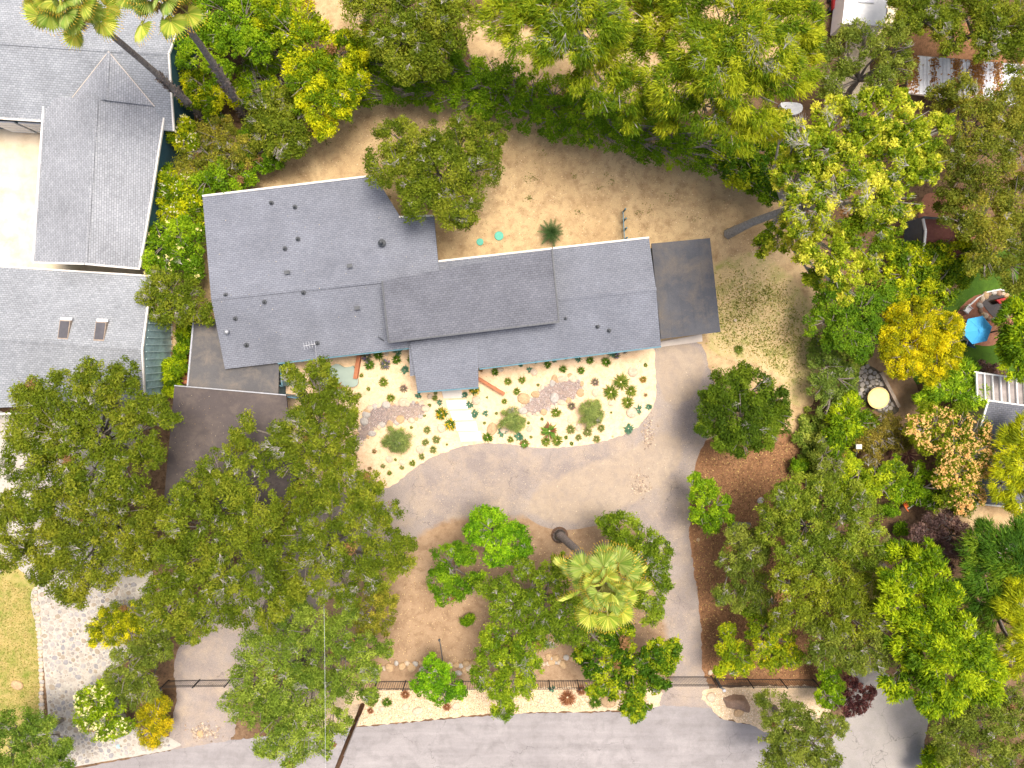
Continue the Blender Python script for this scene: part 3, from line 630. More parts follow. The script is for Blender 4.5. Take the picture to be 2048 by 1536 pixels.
# side passage between the two houses
e = empty('side_steps', P(370, 745, 0), 'red boarded side steps beside the annex', 'steps')
for i in range(9):
    x0 = 380-i*1.3; mb = MB(); p, q = P(x0-5, 690+i*9, .1), P(x0+6, 692+i*9, .1); mb.beam((p.x, p.y, .1+.02*(i % 2)), (q.x+.25, q.y, .1+.02*(i % 2)), .32, .14); mb.build('board', M['rust'], e)
e = empty('brick_path', P(340, 700, 0), 'tan brick path between the teal wall and the bright hedge', 'path')
for i in range(20):
    for j in range(2):
        p = P(333+j*9-i*.5, 655+i*7, .04); mb = MB(); mb.box((p.x, p.y, .05+.006*((i+j) % 3)), (.33, .24, .08), .05*((i*j) % 3-1)); mb.build('brick', M['rust'] if (i*7+j*3) % 4 == 0 else M['apron'], e)
p = P(338, 637, 0); mb = MB(); mb.tube([(p.x, p.y, 0), (p.x, p.y, .8)], .3, 14); tag(mb.build('planter_pot', M['white']), 'white round pot in the side passage below the shrub', 'pot')

# --- right side structures
e = empty('shed', P(1890, 460, 0), 'small grey walled shed with a white framed window and white roof edge', 'shed')
roof('roof', [[(1846, 438, 2.6), (1850, 462, 3.0), (1846, 512, 2.6), (1920, 520, 2.6), (1960, 440, 2.6)]], .12, M['maroon'], e)
q = [P(1849, 432, 2.5), P(1852, 462, 2.9), P(1848, 512, 2.5), P(1935, 515, 2.5), P(1950, 440, 2.5)]
mb = MB(); mb.prism([(v.x, v.y) for v in q], 0, 2.45); mb.build('wall', plain('grey_siding', (.14, .15, .16), .7, .1, 3), e)
w0 = P(1849, 447, 2.5); w1 = P(1852, 462, 2.5); f = edge_strip('window_frame', (1848.5, 450, 1.7), (1848.5, 473, 1.7), .09, .8, M['white'], e)
mb = MB(); p, q = P(1846.5, 453, 1.7), P(1846.5, 470, 1.7); mb.beam(p, q, .06, .62); mb.build('pane', M['glass'], f)
edge_strip('roof_edge', (1846, 438, 2.62), (1851, 462, 3.0), .14, .14, M['white'], e); edge_strip('roof_edge', (1851, 462, 3.0), (1846, 514, 2.62), .14, .14, M['white'], e)
e = empty('patio_roof', P(1930, 150, 0), 'long white ribbed patio roof scattered with rusty leaf litter', 'roof')
N_ = 33
for i in range(N_):
    t0, t1 = i/N_, (i+.9)/N_; A_ = lambda t, k: P(1815+260*t, (110+22*t if k else 185+32*t), 2.5)
    mb = MB(); q = [A_(t0, 1), A_(t1, 1), A_(t1, 0), A_(t0, 0)]; mb.prism([(v.x, v.y) for v in q], 2.44, 2.5+.012*(i % 2)); mb.build('roof_panel', M['whiteroof'], e)
for s_ in (1, 0): mb = MB(); mb.beam(A_(0, s_)-Vector((0, 0, .12)), A_(1, s_)-Vector((0, 0, .12)), .14, .14); mb.build('beam', M['wood'], e)
for t_ in (0.02, .5, .98):
    for s_ in (0, 1): p = A_(t_, s_); mb = MB(); mb.box((p.x, p.y, 1.18), (.12, .12, 2.36)); mb.build('post', M['white'], e)
r = np.random.default_rng(5); n = 9000; tt = r.random(n); ss = r.random(n)
k_ = (np.sin(tt*38)+.7*np.sin(tt*11+2)+r.normal(0, .5, n)) > .4; tt, ss = tt[k_], np.clip(ss[k_]**.7, 0, 1)
pts = np.array([tuple(A_(a, 1).lerp(A_(a, 0), s)) for a, s in zip(tt, 1-ss)]); pts[:, 2] = 2.53
def flecks(name, pts, size, cols, parent=None, label=None, cat=None, up=1.0, mat=PETAL):
    r = np.random.default_rng(len(pts)); n = len(pts); nn = norm(r.normal(0, .35, (n, 3))+np.array([0, 0, up])); tg = norm(np.cross(nn, r.normal(0, 1, (n, 3)))); sd_ = np.cross(nn, tg)
    s = (size*r.uniform(.5, 1.5, n))[:, None]; V = np.stack([pts-sd_*s*.4, pts+sd_*s*.4, pts+tg*s], 1).reshape(-1, 3)
    off = np.array(local(parent)) if parent else np.zeros(3)
    c = np.array(cols)[r.integers(0, len(cols), n)]*r.uniform(.7, 1.25, (n, 1))
    o = link(name, mesh_np(name, V-off, np.arange(3*n).reshape(-1, 3), mat, np.clip(c, 0, .95)), parent, loc=(0, 0, 0)); tag(o, label, cat, kind='stuff'); return o
flecks('leaf_litter', pts, .13, [(.42, .2, .06), (.5, .27, .09), (.3, .14, .05)], e)
# roof and pergola at right edge
e = empty('garden_house', P(2060, 900, 0), 'grey roofed house at the right edge behind the peach flowering tree', 'house')
roof('roof', [[(1976, 802, 2.8), (2120, 822, 2.8), (2200, 1030, 2.8), (1915, 1003, 2.8)]], .15, M['roofup'], e)
walls('wall', [(1976, 802, 2.8), (2120, 822, 2.8), (2200, 1030, 2.8), (1915, 1003, 2.8)], M['cream'], e, .3)
edge_strip('gutter', (1976, 802, 2.8), (1915, 1003, 2.8), .12, .12, M['white'], e); edge_strip('gutter', (1915, 1004, 2.8), (2200, 1031, 2.8), .12, .12, M['cream'], e)
e = empty('pergola', P(2010, 780, 0), 'white slatted glazed pergola at the right edge above the grey roof', 'pergola')
for i in range(13):
    x = 1952+i*16; edge_strip('rafter', (x, 745+i*2.3, 2.7), (x+2, 796+i*2.3, 2.7), .09, .16, M['white'], e)
edge_strip('beam', (1948, 744, 2.66), (2160, 774, 2.66), .12, .1, M['white'], e); edge_strip('beam', (1952, 797, 2.66), (2160, 827, 2.66), .12, .1, M['white'], e)
roof('panel', [[(1952, 746, 2.6), (2160, 776, 2.6), (2160, 825, 2.6), (1954, 795, 2.6)]], .02, plain('smoky_panel', (.30, .26, .24), .4, .35, 1.2), e)
for x, y in ((1952, 750), (1955, 795)): p = P(x, y, 2.6); mb = MB(); mb.box((p.x, p.y, 1.28), (.1, .1, 2.56)); mb.build('post', M['white'], e)
# white roof strip at the top
e = empty('trailer', P(1727, -20, 0), 'long white flat topped trailer parked at the top edge', 'trailer')
q = [P(1700, -90, 2.4), P(1782, -80, 2.4), P(1770, 52, 2.4), P(1684, 48, 2.4)]
mb = MB(); mb.prism([(v.x, v.y) for v in q], .5, 2.4); mb.build('body', M['white'], e)
mb = MB(); c_ = sum(q, Vector())/4; mb.prism([tuple(c_.xy+(v.xy-c_.xy)*.35) for v in q], 2.402, 2.5); mb.build('roof_hatch', M['whiteroof'], e)
for x, y in ((1690, 20), (1768, 25)): p = P(x, y, .3); mb = MB(); mb.tube([(p.x-.1, p.y, .33), (p.x+.1, p.y, .33)], .33, 14); mb.build('wheel', M['black'], e)
e = empty('garden_tractor', P(1672, 8, 0), 'small red garden machine beside the white trailer', 'garden machine')
p = P(1672, 6, .5); mb = MB(); mb.box((p.x, p.y, .55), (.6, 1.0, .35)); mb.box((p.x, p.y+.3, .8), (.4, .35, .2)); mb.build('body', M['red'], e)
for dx in (-.4, .4):
    for dy in (-.4, .4): mb = MB(); mb.tube([(p.x+dx-.08, p.y+dy, .2), (p.x+dx+.08, p.y+dy, .2)], .2, 10); mb.build('wheel', M['black'], e)
mb = MB(); p = P(1580, 218, .3); q_ = smooth_poly([(1562, 206), (1600, 208), (1602, 224), (1580, 231), (1566, 220)], 4, 0); mb.prism([tuple(P(x, y, .4).xy) for x, y in q_], 0, .5); tag(mb.build('tarp', M['white']), 'white crumpled tarp between the two tall pale trees', 'tarp')

# ------------------------------------------------------------------ fences, pole and wire
def fence(name, label, cat, a, b, hh, step=.19, postn=5, mats='black', gatey=False, group=None):
    p, q = P(*a, 0), P(*b, 0); L = (q-p).length; d = (q-p)/L; e = empty(name, p, label, cat, group)
    n = int(L/step); mb = MB(); mb.tube([(0, 0, .1), (0, 0, hh-.06)], .016, 4); pk = mb.mesh('picket', M[mats])
    for i in range(1, min(n, 290)): link('picket', pk, e, loc=d*(i*L/n))
    for z in (.18, hh-.3, hh-.1):
        mb = MB(); mb.beam(p+Vector((0, 0, z)), q+Vector((0, 0, z)), .035, .035); mb.build('rail', M[mats], e)
    m_ = max(1, round(L/2.45)); mb = MB(); mb.box((0, 0, hh/2), (.075, .075, hh)); mb.box((0, 0, hh+.02), (.1, .1, .04)); ps = mb.mesh('post', M[mats])
    for i in range(m_+1): link('post', ps, e, loc=d*(i*L/m_))
    return e
fence('iron_fence', 'black iron picket fence left of the driveway gate above the cream gravel', 'fence', (640, 1362), (1326, 1359), 1.6)
fence('iron_gate', 'black iron gate closed across the foot of the driveway', 'gate', (1334, 1352), (1422, 1352), 1.75, .12)
fence('iron_fence', 'black iron picket fence right of the driveway gate below the mulch', 'fence', (1428, 1356), (1625, 1358), 1.55)
fence('iron_gate', 'dark thin gate closed across the left driveway', 'gate', (338, 1360), (462, 1358), 1.3, .16)
fence('iron_fence', 'short dark fence wing beside the left driveway gate', 'fence', (337, 1361), (308, 1390), 1.3, .16)
e = empty('gate_keypad', P(1430, 1354, 0), 'dark keypad post with pale lamp at the right end of the driveway gate', 'post')
p = P(1430, 1354, 0); mb = MB(); mb.box((p.x, p.y, .9), (.14, .14, 1.8)); mb.build('post', M['dark'], e); mb = MB(); mb.tube([(p.x+.2, p.y-.2, 1.7), (p.x+.2, p.y-.2, 1.85)], .13, 12); mb.build('lamp', M['grey'], e)
mb = MB(); mb.beam((p.x, p.y, 1.72), (p.x+.25, p.y-.25, 1.72), .08, .08); mb.build('bracket', M['dark'], e)
up = empty('utility_pole', P(725, 1410, 0), 'tall brown wooden utility pole rising beside the street', 'utility pole')
b_ = P(725, 1410, 0); mb = MB(); mb.tube([b_, b_+Vector((0, -.1, 6)), b_+Vector((0, -.2, 12))], [.19, .17, .14], 14); mb.build('pole', M['brownwood'], up, True)
mb = MB(); mb.beam(b_+Vector((-1.2, -.2, 11.4)), b_+Vector((1.2, -.2, 11.4)), .12, .12); mb.build('crossarm', M['brownwood'], up)
mb = MB(); mb.tube([b_+Vector((.2, .1, 2)), b_+Vector((.2, .05, 7))], .03, 6); mb.build('conduit', M['grey'], up)
for k in range(3): mb = MB(); mb.box(tuple(b_+Vector((-.22, .08, 4.2+k*.5))), (.1, .1, .12)); mb.build('bracket', M['grey'], up)
top = b_+Vector((.1, -.2, 11.6)); wend = P(631, 690, 4.2); pts = []
for i in range(26): t_ = i/25; w_ = top.lerp(wend, t_); w_.z -= 3.0*t_*(1-t_); pts.append(w_)
pts[0] = top; mb = MB(); mb.tube(pts, .011, 5); tag(mb.build('power_line', M['grey']), 'thin grey service wire running from the utility pole over the oaks', 'wire')
e = empty('rail_fence', P(1248, 450, 0), 'thin teal fence seen end on behind the house', 'fence')
for a, b in (((1246, 424), (1249, 480)),):
    for z in (.3, .75, 1.2): edge_strip('rail', (*a, z), (*b, z), .06, .1, M['teal'], e)
    for t_ in (0, .33, .66, 1): p = P(a[0]+(b[0]-a[0])*t_, a[1]+(b[1]-a[1])*t_, 0); mb = MB(); mb.box((p.x, p.y, .65), (.1, .1, 1.3)); mb.build('post', M['teal'], e)
e = empty('irrigation_riser', P(880, 1285, 0), 'thin bent dark pipe standing in the brown soil above the rock wall', 'pipe')
mb = MB(); p, q = P(879, 1279, 0), P(885, 1322, 0); mb.tube([p+Vector((0, 0, .05)), p+Vector((.1, -.5, .1)), q+Vector((0, .3, .1)), q+Vector((0, 0, .06))], .04, 6); mb.build('pipe', M['dark'], e); mb = MB(); mb.tube([p, p+Vector((0, 0, .2))], .09, 8); mb.build('cap', M['dark'], e)

# ------------------------------------------------------------------ rocks
def ico(sub, seed, flat=.6, rough=.22):
    import bmesh
    bm = bmesh.new(); bmesh.ops.create_icosphere(bm, subdivisions=sub, radius=1); r = np.random.default_rng(seed); ax = norm(r.normal(0, 1, (7, 3))); am = r.uniform(-.25, .25, 7)
    for v in bm.verts:
        d = np.array(v.co); f = 1+sum(am[i]*max(0, float(ax[i]@d))**2 for i in range(7))+r.normal(0, rough*.12)
        v.co = Vector(d*f); v.co.z *= flat
    me = bpy.data.meshes.new('rock'); bm.to_mesh(me); bm.free(); return me
ROCKS = {}
def rockmats():
    out = []
    for nm, c in (('tan', (.50, .34, .19)), ('grey', (.44, .40, .35)), ('cream', (.58, .46, .33)), ('brown', (.30, .20, .14))):
        out.append(earth('rock_'+nm, c, tuple(x*.8 for x in c), tuple(min(.9, x*1.2) for x in c), 1.5, 5, 20, .2, rough=.9))
    return dict(zip(('tan', 'grey', 'cream', 'brown'), out))
RM = rockmats()
def rockmesh(i, m):
    if (i, m) not in ROCKS:
        me = ico(2, 100+i); me.materials.append(RM[m]); ROCKS[(i, m)] = me
        for p in me.polygons: p.use_smooth = True
    return ROCKS[(i, m)]
rr = np.random.default_rng(77)
def rock(px, py, rp, m='tan', parent=None, name='boulder', label=None, cat='boulder', asp=None, rz=None, zs=1.0):
    p = P(px, py, 0); rad = rp*M_(0); s = rad*(asp or rr.uniform(.7, .95))
    o = link(name, rockmesh(int(rr.integers(0, 7)), m), parent, loc=(p-local(parent) if parent else p)+Vector((0, 0, rad*.12)), rot=(0, 0, rr.uniform(0, 6.28) if rz is None else rz), sc=(rad, s, rad*.75*zs))
    if label: tag(o, label, cat)
    return o
# rock wall terrace
for (label, pts) in (('tan rounded rock wall left of the fence oaks below the packed soil', [(752, 1333), (768, 1335), (781, 1338), (793, 1326), (805, 1332), (815, 1327), (824, 1333), (831, 1327), (843, 1326), (851, 1335), (858, 1330), (870, 1333), (885, 1336), (900, 1330), (912, 1329), (922, 1331), (933, 1326), (942, 1330), (948, 1328), (917, 1345), (928, 1340), (935, 1337), (900, 1343), (843, 1338), (779, 1335)]),
                     ('tan rounded rock wall between the dark oak and the tree by the palm', [(1076, 1330), (1086, 1327), (1096, 1314), (1104, 1319), (1112, 1316), (1119, 1324), (1125, 1328), (1132, 1315), (1144, 1317), (1096, 1327), (1104, 1325), (1112, 1322), (1065, 1322), (1055, 1325), (1152, 1322), (1163, 1325)])):
    e = empty('rock_wall', P(pts[0][0], pts[0][1], 0), label, 'rock wall')
    for i, (x, y) in enumerate(pts): rock(x, y, (10.5, 7, 8, 6, 9.5, 7)[i % 6] if i else 14, ('tan', 'cream', 'tan', 'grey')[i % 4], e, 'stone', zs=1.1)
# stone kerb on the left drive
e = empty('stone_kerb', P(80, 1300, 0), 'pale mortared stone kerb between the dry lawn and the stone driveway', 'kerb')
for i in range(36):
    t_ = i/35; y = 1176+t_*262; x = 72+10*t_+5*math.sin(t_*2.6); rock(x+rr.normal(0, .6), y, 5.2+rr.random(), ('cream', 'grey', 'cream')[i % 3], e, 'stone', asp=.85, rz=0)
# stone paved driveway
pv = sheet('stone_driveway', [(74, 1170), (280, 1160), (300, 1240), (240, 1340), (250, 1440), (345, 1478), (345, 1498), (150, 1534), (100, 1560), (96, 1430), (84, 1300)], .012, M['mortar'], .4)
poly = [(80, 1172), (270, 1168), (290, 1240), (238, 1340), (250, 1440), (338, 1480), (338, 1492), (150, 1528), (104, 1545), (100, 1430), (90, 1300)]
def inside(x, y, pl):
    c = False; n = len(pl)
    for i in range(n):
        x1, y1 = pl[i]; x2, y2 = pl[i-1]
        if (y1 > y) != (y2 > y) and x < (x2-x1)*(y-y1)/(y2-y1)+x1: c = not c
    return c
def pack(pl, rmin, rmax, tries, seed, grid=16, powr=2.0):
    r = np.random.default_rng(seed); xs = [p[0] for p in pl]; ys = [p[1] for p in pl]; out = []; cells = {}
    for k in range(tries):
        rad = rmax-(rmax-rmin)*min(1, (k/tries*1.25))**(.5 if powr > 1 else 1); x, y = r.uniform(min(xs), max(xs)), r.uniform(min(ys), max(ys))
        if not inside(x, y, pl): continue
        rad *= r.uniform(.85, 1.1); cx, cy = int(x//grid), int(y//grid); ok = True
        for i in range(cx-1, cx+2):
            for j in range(cy-1, cy+2):
                for (a, b, q) in cells.get((i, j), ()):
                    if (a-x)**2+(b-y)**2 < (q+rad)**2*.92: ok = False; break
                if not ok: break
            if not ok: break
        if ok: cells.setdefault((cx, cy), []).append((x, y, rad)); out.append((x, y, rad))
    return out
pk = sorted(pack(poly, 1.6, 6.0, 26000, 3), key=lambda s: -s[2])
SC = [(.34, .305, .265), (.39, .34, .28), (.28, .265, .26), (.34, .28, .205), (.36, .335, .31), (.45, .405, .34)]
stm = [plain('paving_stone', c, .85, .2, 4) for c in SC]
def disc(n, seed, k=9):
    r = np.random.default_rng(seed); a = np.arange(k)*2*np.pi/k; ra = 1+r.normal(0, .1, k); V = []
    for s, z in ((1.0, 0), (.97, .6), (.8, 1)): V += [(math.cos(t)*q*s, math.sin(t)*q*s, z) for t, q in zip(a, ra)]
    Fc = [(l*k+i, l*k+(i+1) % k, (l+1)*k+(i+1) % k, (l+1)*k+i) for l in (0, 1) for i in range(k)]+[tuple(range(2*k, 3*k))]; return V, Fc
PD = {}
for i in range(5):
    for j in range(6): V, Fc = disc(0, i); PD[(i, j)] = mesh_py('stone', V, Fc, stm[j])
for (x, y, q) in pk[:290]:
    a, b = rr.integers(0, 5), rr.integers(0, 6); p = P(x, y, 0); m_ = q*M_(0); o = link('stone', PD[(int(a), int(b))], pv, loc=(p.x, p.y, .012), rot=(0, 0, rr.uniform(0, 6.28)), sc=(m_*1.05, m_*.85, .03+.01*rr.random()))
def many_discs(name, lst, parent, z, hgt, cols, label=None, cat=None, k=6, round_=False):
    r = np.random.default_rng(9+len(lst)); n = len(lst); a = np.arange(k)*2*np.pi/k
    ctr = np.array([tuple(P(x, y, 0)) for x, y, q in lst]); rad = np.array([q*M_(0) for *_, q in lst]); ra = 1+r.normal(0, .12, (n, k)); as_ = r.uniform(.72, 1, n); th = r.uniform(0, 6.28, n)
    V = np.zeros((n, 2*k+1, 3)); 
    for l, (s, zz) in enumerate(((1, 0), (.8, .85))):
        X = np.cos(a)*ra*s*rad[:, None]; Y = np.sin(a)*ra*s*(rad*as_)[:, None]
        V[:, l*k:(l+1)*k, 0] = ctr[:, :1]+X*np.cos(th)[:, None]-Y*np.sin(th)[:, None]; V[:, l*k:(l+1)*k, 1] = ctr[:, 1:2]+X*np.sin(th)[:, None]+Y*np.cos(th)[:, None]; V[:, l*k:(l+1)*k, 2] = z+zz*hgt*rad[:, None]
    V[:, 2*k, :2] = ctr[:, :2]; V[:, 2*k, 2] = z+hgt*rad
    f = []
    for i in range(k):
        j = (i+1) % k; f += [(i, j, k+j), (i, k+j, k+i), (k+i, k+j, 2*k)]
    Fc = (np.array(f)[None]+(np.arange(n)*(2*k+1))[:, None, None]).reshape(-1, 3)
    c = np.array(cols)[r.integers(0, len(cols), n)]*r.uniform(.8, 1.2, (n, 1)); c = np.repeat(c, len(f), 0)
    o = link(name, mesh_np(name, V.reshape(-1, 3)-np.array(local(parent) if parent else (0, 0, 0)), Fc, STONEC, np.clip(c, 0, .9)), parent, loc=(0, 0, 0)); tag(o, label, cat, kind='stuff'); return o
many_discs('small_stones', pk[290:], pv, .012, .3, SC)
# dry creek beds
def creek(label, pl, big, seed, extra=()):
    e = empty('dry_creek_bed', P(pl[0][0], pl[0][1], 0), label, 'gravel bed')
    sp_ = smooth_poly(pl, 5, 0); mb = MB(); W3 = [P(x, y, .03) for x, y in sp_]; tri = tessellate_polygon([W3]); mb.add(W3, [tuple(f) if (W3[f[1]]-W3[f[0]]).cross(W3[f[2]]-W3[f[0]]).z > 0 else (f[0], f[2], f[1]) for f in tri if len(set(f)) == 3]); mb.build('gravel_base', M['drive'], e)
    pb = pack(sp_, .75, 1.7, 26000, seed, 5); many_discs('gravel', pb, e, .03, .8, [(.34, .24, .22), (.44, .33, .30), (.28, .21, .20), (.50, .40, .36), (.38, .26, .22)], k=5)
    L = np.array(sp_); seg = np.hypot(*(np.roll(L, -1, 0)-L).T); cum = np.concatenate([[0], np.cumsum(seg)]); s = 0; i = 0
    while s < cum[-1]-4:
        q = (4.5, 8, 5, 3.5, 7, 9.5, 4, 6)[(i+seed) % 8]; s += q*.9; k = min(len(seg)-1, int(np.searchsorted(cum, s)-1)); t_ = (s-cum[k])/max(seg[k], .01)
        if k < len(L): pt = L[k]+(L[(k+1) % len(L)]-L[k])*t_; rock(pt[0], pt[1], q, ('cream', 'tan', 'cream', 'grey', 'cream')[(i*3+seed) % 5], e, 'stone', zs=.6)
        s += q*.9; i += 1
    for x, y, q, c in extra: rock(x, y, q, c, e, 'stone', zs=.6)
creek('pinkish gravel dry creek bed beside the oak left of the stepping slabs', [(732, 830), (744, 813), (798, 808), (842, 806), (852, 822), (832, 838), (788, 846), (752, 856), (745, 866), (712, 896), (692, 922), (668, 915), (680, 894), (700, 884), (712, 866), (724, 848)], 0, 1, ((739, 817, 8, 'cream'), (750, 813, 7, 'grey'), (807, 803, 12, 'cream'), (727, 843, 11, 'grey'), (764, 850, 8, 'grey'), (800, 840, 11, 'tan')))
creek('pinkish gravel dry creek bed in the middle of the right sand garden', [(1044, 814), (1064, 797), (1084, 775), (1121, 760), (1151, 757), (1167, 775), (1151, 795), (1121, 805), (1084, 825), (1057, 829)], 0, 2, ((1047, 799, 14, 'tan'), (1123, 757, 9, 'cream'), (1109, 797, 11, 'grey'), (1161, 786, 9, 'tan'), (1140, 753, 7, 'tan'), (1108, 756, 8, 'tan')))
# roadside gravel stones as real geometry
gp = pack([(715, 1384), (1290, 1380), (1300, 1412), (1100, 1421), (940, 1428), (830, 1439), (720, 1449)], .8, 1.9, 34000, 12, 6)
many_discs('roadside_pebbles', gp, None, .02, .7, [(.62, .47, .30), (.74, .60, .43), (.54, .39, .24), (.42, .31, .21)], 'cream pebbles covering the strip between fence and street', 'pebbles', 5)
gp = pack([(1408, 1392), (1432, 1380), (1530, 1380), (1540, 1440), (1500, 1446), (1448, 1434), (1424, 1412)], .8, 1.9, 9000, 13, 6)
many_discs('corner_pebbles', gp, None, .022, .7, [(.72, .58, .42), (.80, .68, .52), (.55, .43, .30)], 'cream pebbles covering the corner right of the gate', 'pebbles', 5)
# ------------------------------------------------------------------ labels that place small garden things by what stands nearby
LM = [('the stepping slabs', 925, 830), ('the left gravel bed', 780, 828), ('the right gravel bed', 1105, 793), ('the slanting wall', 985, 772), ('the front door', 957, 775),
      ('the patio wall', 716, 733), ('the left grey green bush', 795, 882), ('the middle grey green bush', 1024, 845), ('the right grey green bush', 1181, 827), ('the sand tip', 775, 968),
      ('the house front right end', 1310, 700), ('the sand right edge', 1290, 835), ('the porch roof', 825, 735), ('the sand bottom curve', 1090, 893),
      ('the house front middle', 1130, 718), ('the red flushed bushes', 1252, 790), ('the left curve of the driveway', 862, 915)]
DIRS = ['right of', 'above and right of', 'above', 'above and left of', 'left of', 'below and left of', 'below', 'below and right of']
REG = {}
def place_label(o, look, x, y, cat, group=None):
    cand = sorted(LM, key=lambda l: math.hypot(l[1]-x, l[2]-y)); cand = [c for c in cand if math.hypot(c[1]-x, c[2]-y) > 8]
    l = cand[0]; a = math.degrees(math.atan2(-(y-l[2]), x-l[1])) % 360; d = DIRS[int((a+22.5)//45) % 8]
    REG.setdefault((look, d, l[0]), []).append((math.hypot(x-l[1], y-l[2]), o)); tag(o, None, cat, group)
RANK = ['nearest', 'second nearest', 'third nearest', 'fourth nearest', 'fifth nearest', 'sixth nearest', 'seventh nearest', 'eighth nearest', 'ninth nearest']
def flush_labels():
    for (look, d, l), v in REG.items():
        v.sort(key=lambda q: q[0])
        for i, (_, o) in enumerate(v): o['label'] = f'{look} {d} {l}' if len(v) == 1 else f'{look} {d} {l}, {RANK[min(i, 8)]}'
# boulders of the sand garden and roadside
for x, y, q, m_ in ((1002, 740, 8, 'cream'), (1262, 825, 13, 'cream'), (1266, 742, 12, 'cream'), (1190, 787, 8, 'cream'), (1159, 855, 9, 'cream'), (1067, 745, 9, 'cream'), (952, 801, 11, 'cream'), (983, 858, 12, 'tan'),
                    (884, 857, 11, 'cream'), (840, 899, 10, 'cream'), (779, 919, 9, 'cream'), (805, 925, 7, 'cream'), (860, 792, 7, 'cream'), (774, 708, 6, 'cream'), (1008, 862, 10, 'cream'), (1059, 858, 8, 'cream'), (1222, 806, 8, 'cream'), (1140, 842, 6, 'cream'), (1225, 873, 3, 'tan')):
    o = rock(x, y, q, m_, zs=.55, cat='boulder'); place_label(o, 'tan boulder' if m_ == 'tan' else ('large cream boulder' if q > 10 else 'small cream boulder'), x, y, 'boulder')
for x, y, q, m_, lb in ((763, 1417, 7, 'cream', 'pale boulder just right of the utility pole foot'), (811, 1412, 9, 'cream', 'pale boulder below the leftmost rusty tuft of the strip'), (836, 1420, 13, 'cream', 'largest pale boulder on the left part of the roadside strip'),
                        (912, 1411, 10, 'cream', 'pale boulder between two trees on the roadside strip'), (1084, 1402, 7, 'cream', 'small pale boulder left of the big rusty tuft'), (1214, 1402, 16, 'tan', 'large tan boulder beside the dark glossy tree'),
                        (1422, 1394, 11, 'cream', 'white boulder at the corner right of the gate'), (1477, 1424, 12, 'tan', 'tan flat boulder in the corner below the big brown rock'), (1520, 1000, 8, 'grey', 'grey stone in the mulch beside the right oaks'),
                        (37, 1370, 13, 'tan', 'lone tan boulder on the dry left lawn'), (1396, 1080, 5, 'tan', 'small tan rock chip on the mulch edge'), (1783, 1113, 6, 'cream', 'cream stone beside the feather palm'), (1421, 1344, 6, 'cream', 'cream rock at the top right of the gate'),
                        (1628, 1440, 7, 'cream', 'cream boulder between lower right oak and lane'), (400, 1468, 9, 'tan', 'flat tan boulder in the gravel heap by the left driveway'), (1470, 640, 4, 'cream', 'pale splinter of stone on the patchy grass')):
    rock(x, y, q, m_, zs=.75, label=lb)
V = [(-1.35, -.05, 0), (-.75, -.75, 0), (.55, -.7, 0), (1.35, -.75, 0), (1.3, -.2, 0), (.5, .65, 0), (-.5, .5, 0), (-.9, -.05, .55), (-.45, -.5, .5), (.0, .05, .95), (.75, -.45, .6), (.35, .42, .75), (-.35, .3, .8)]
Fb = [(0, 1, 8, 7), (1, 2, 8), (2, 10, 9, 8), (2, 3, 10), (3, 4, 10), (4, 5, 11, 10), (5, 6, 12, 11), (6, 0, 7, 12), (7, 8, 9), (7, 9, 12), (9, 10, 11), (9, 11, 12)]
me = mesh_py('boulder', [(x*.95, y, z*.8) for x, y, z in V], Fb, RM['brown']); o = link('boulder', me, None, loc=P(1474, 1402, 0), rot=(0, 0, -.25)); md = o.modifiers.new('round', 'SUBSURF'); md.levels = md.render_levels = 2; md.subdivision_type = 'SIMPLE'
md = o.modifiers.new('bevel', 'BEVEL'); md.width = .05; tag(o, 'big brown angular rock in the corner right of the gate', 'boulder')
# green septic lids
for x, y, q, lb in ((960, 484, 7, 'smaller green round lid in the back yard dirt'), (998, 472, 9, 'larger green round lid in the back yard dirt')):
    p = P(x, y, 0); e = empty('septic_lid', p, lb, 'lid'); s_ = q*M_(0); mb = MB(); mb.tube([(p.x, p.y, 0), (p.x, p.y, .06), (p.x, p.y, .09)], [s_, s_, s_*.9], 24); mb.build('lid', M['greenlid'], e)
    mb = MB(); [mb.beam((p.x+math.cos(a)*s_*.2, p.y+math.sin(a)*s_*.2, .095), (p.x+math.cos(a)*s_*.85, p.y+math.sin(a)*s_*.85, .095), .03, .02) for a in np.arange(0, 6.28, .785)]; mb.build('rib', M['greenlid'], e)
# ------------------------------------------------------------------ garden plants
def blades(n, seed, cols, L=1.0, w=.05, up=.7, spread=1.0, curl=.35, seg=2, extra=None):
    r = np.random.default_rng(seed); V = []; C = []
    for i in range(n):
        a = r.uniform(0, 6.28); el = r.uniform(.12, 1.35)*up; d = np.array([math.cos(a)*math.cos(el), math.sin(a)*math.cos(el), math.sin(el)])
        l = L*r.uniform(.6, 1.05); s = np.array([-math.sin(a), math.cos(a), 0])*w*r.uniform(.6, 1.2); p0 = np.array([math.cos(a), math.sin(a), 0])*.08*spread
        p1 = p0+d*l*.6; p2 = p0+d*l-np.array([0, 0, curl*l*math.cos(el)]); p2[2] = max(p2[2], .01)
        c = np.array(cols[r.integers(0, len(cols))])*r.uniform(.75, 1.25)
        for tri in ((p0-s, p0+s, p1+s*.8), (p0-s, p1+s*.8, p1-s*.8), (p1-s*.8, p1+s*.8, p2)): V += list(tri); C.append(c)
    if extra is not None: V2, C2 = extra(r); V += V2; C += C2
    return mesh_np('clump', np.array(V), np.arange(len(V)).reshape(-1, 3), FROND, np.clip(np.array(C), 0, .95))
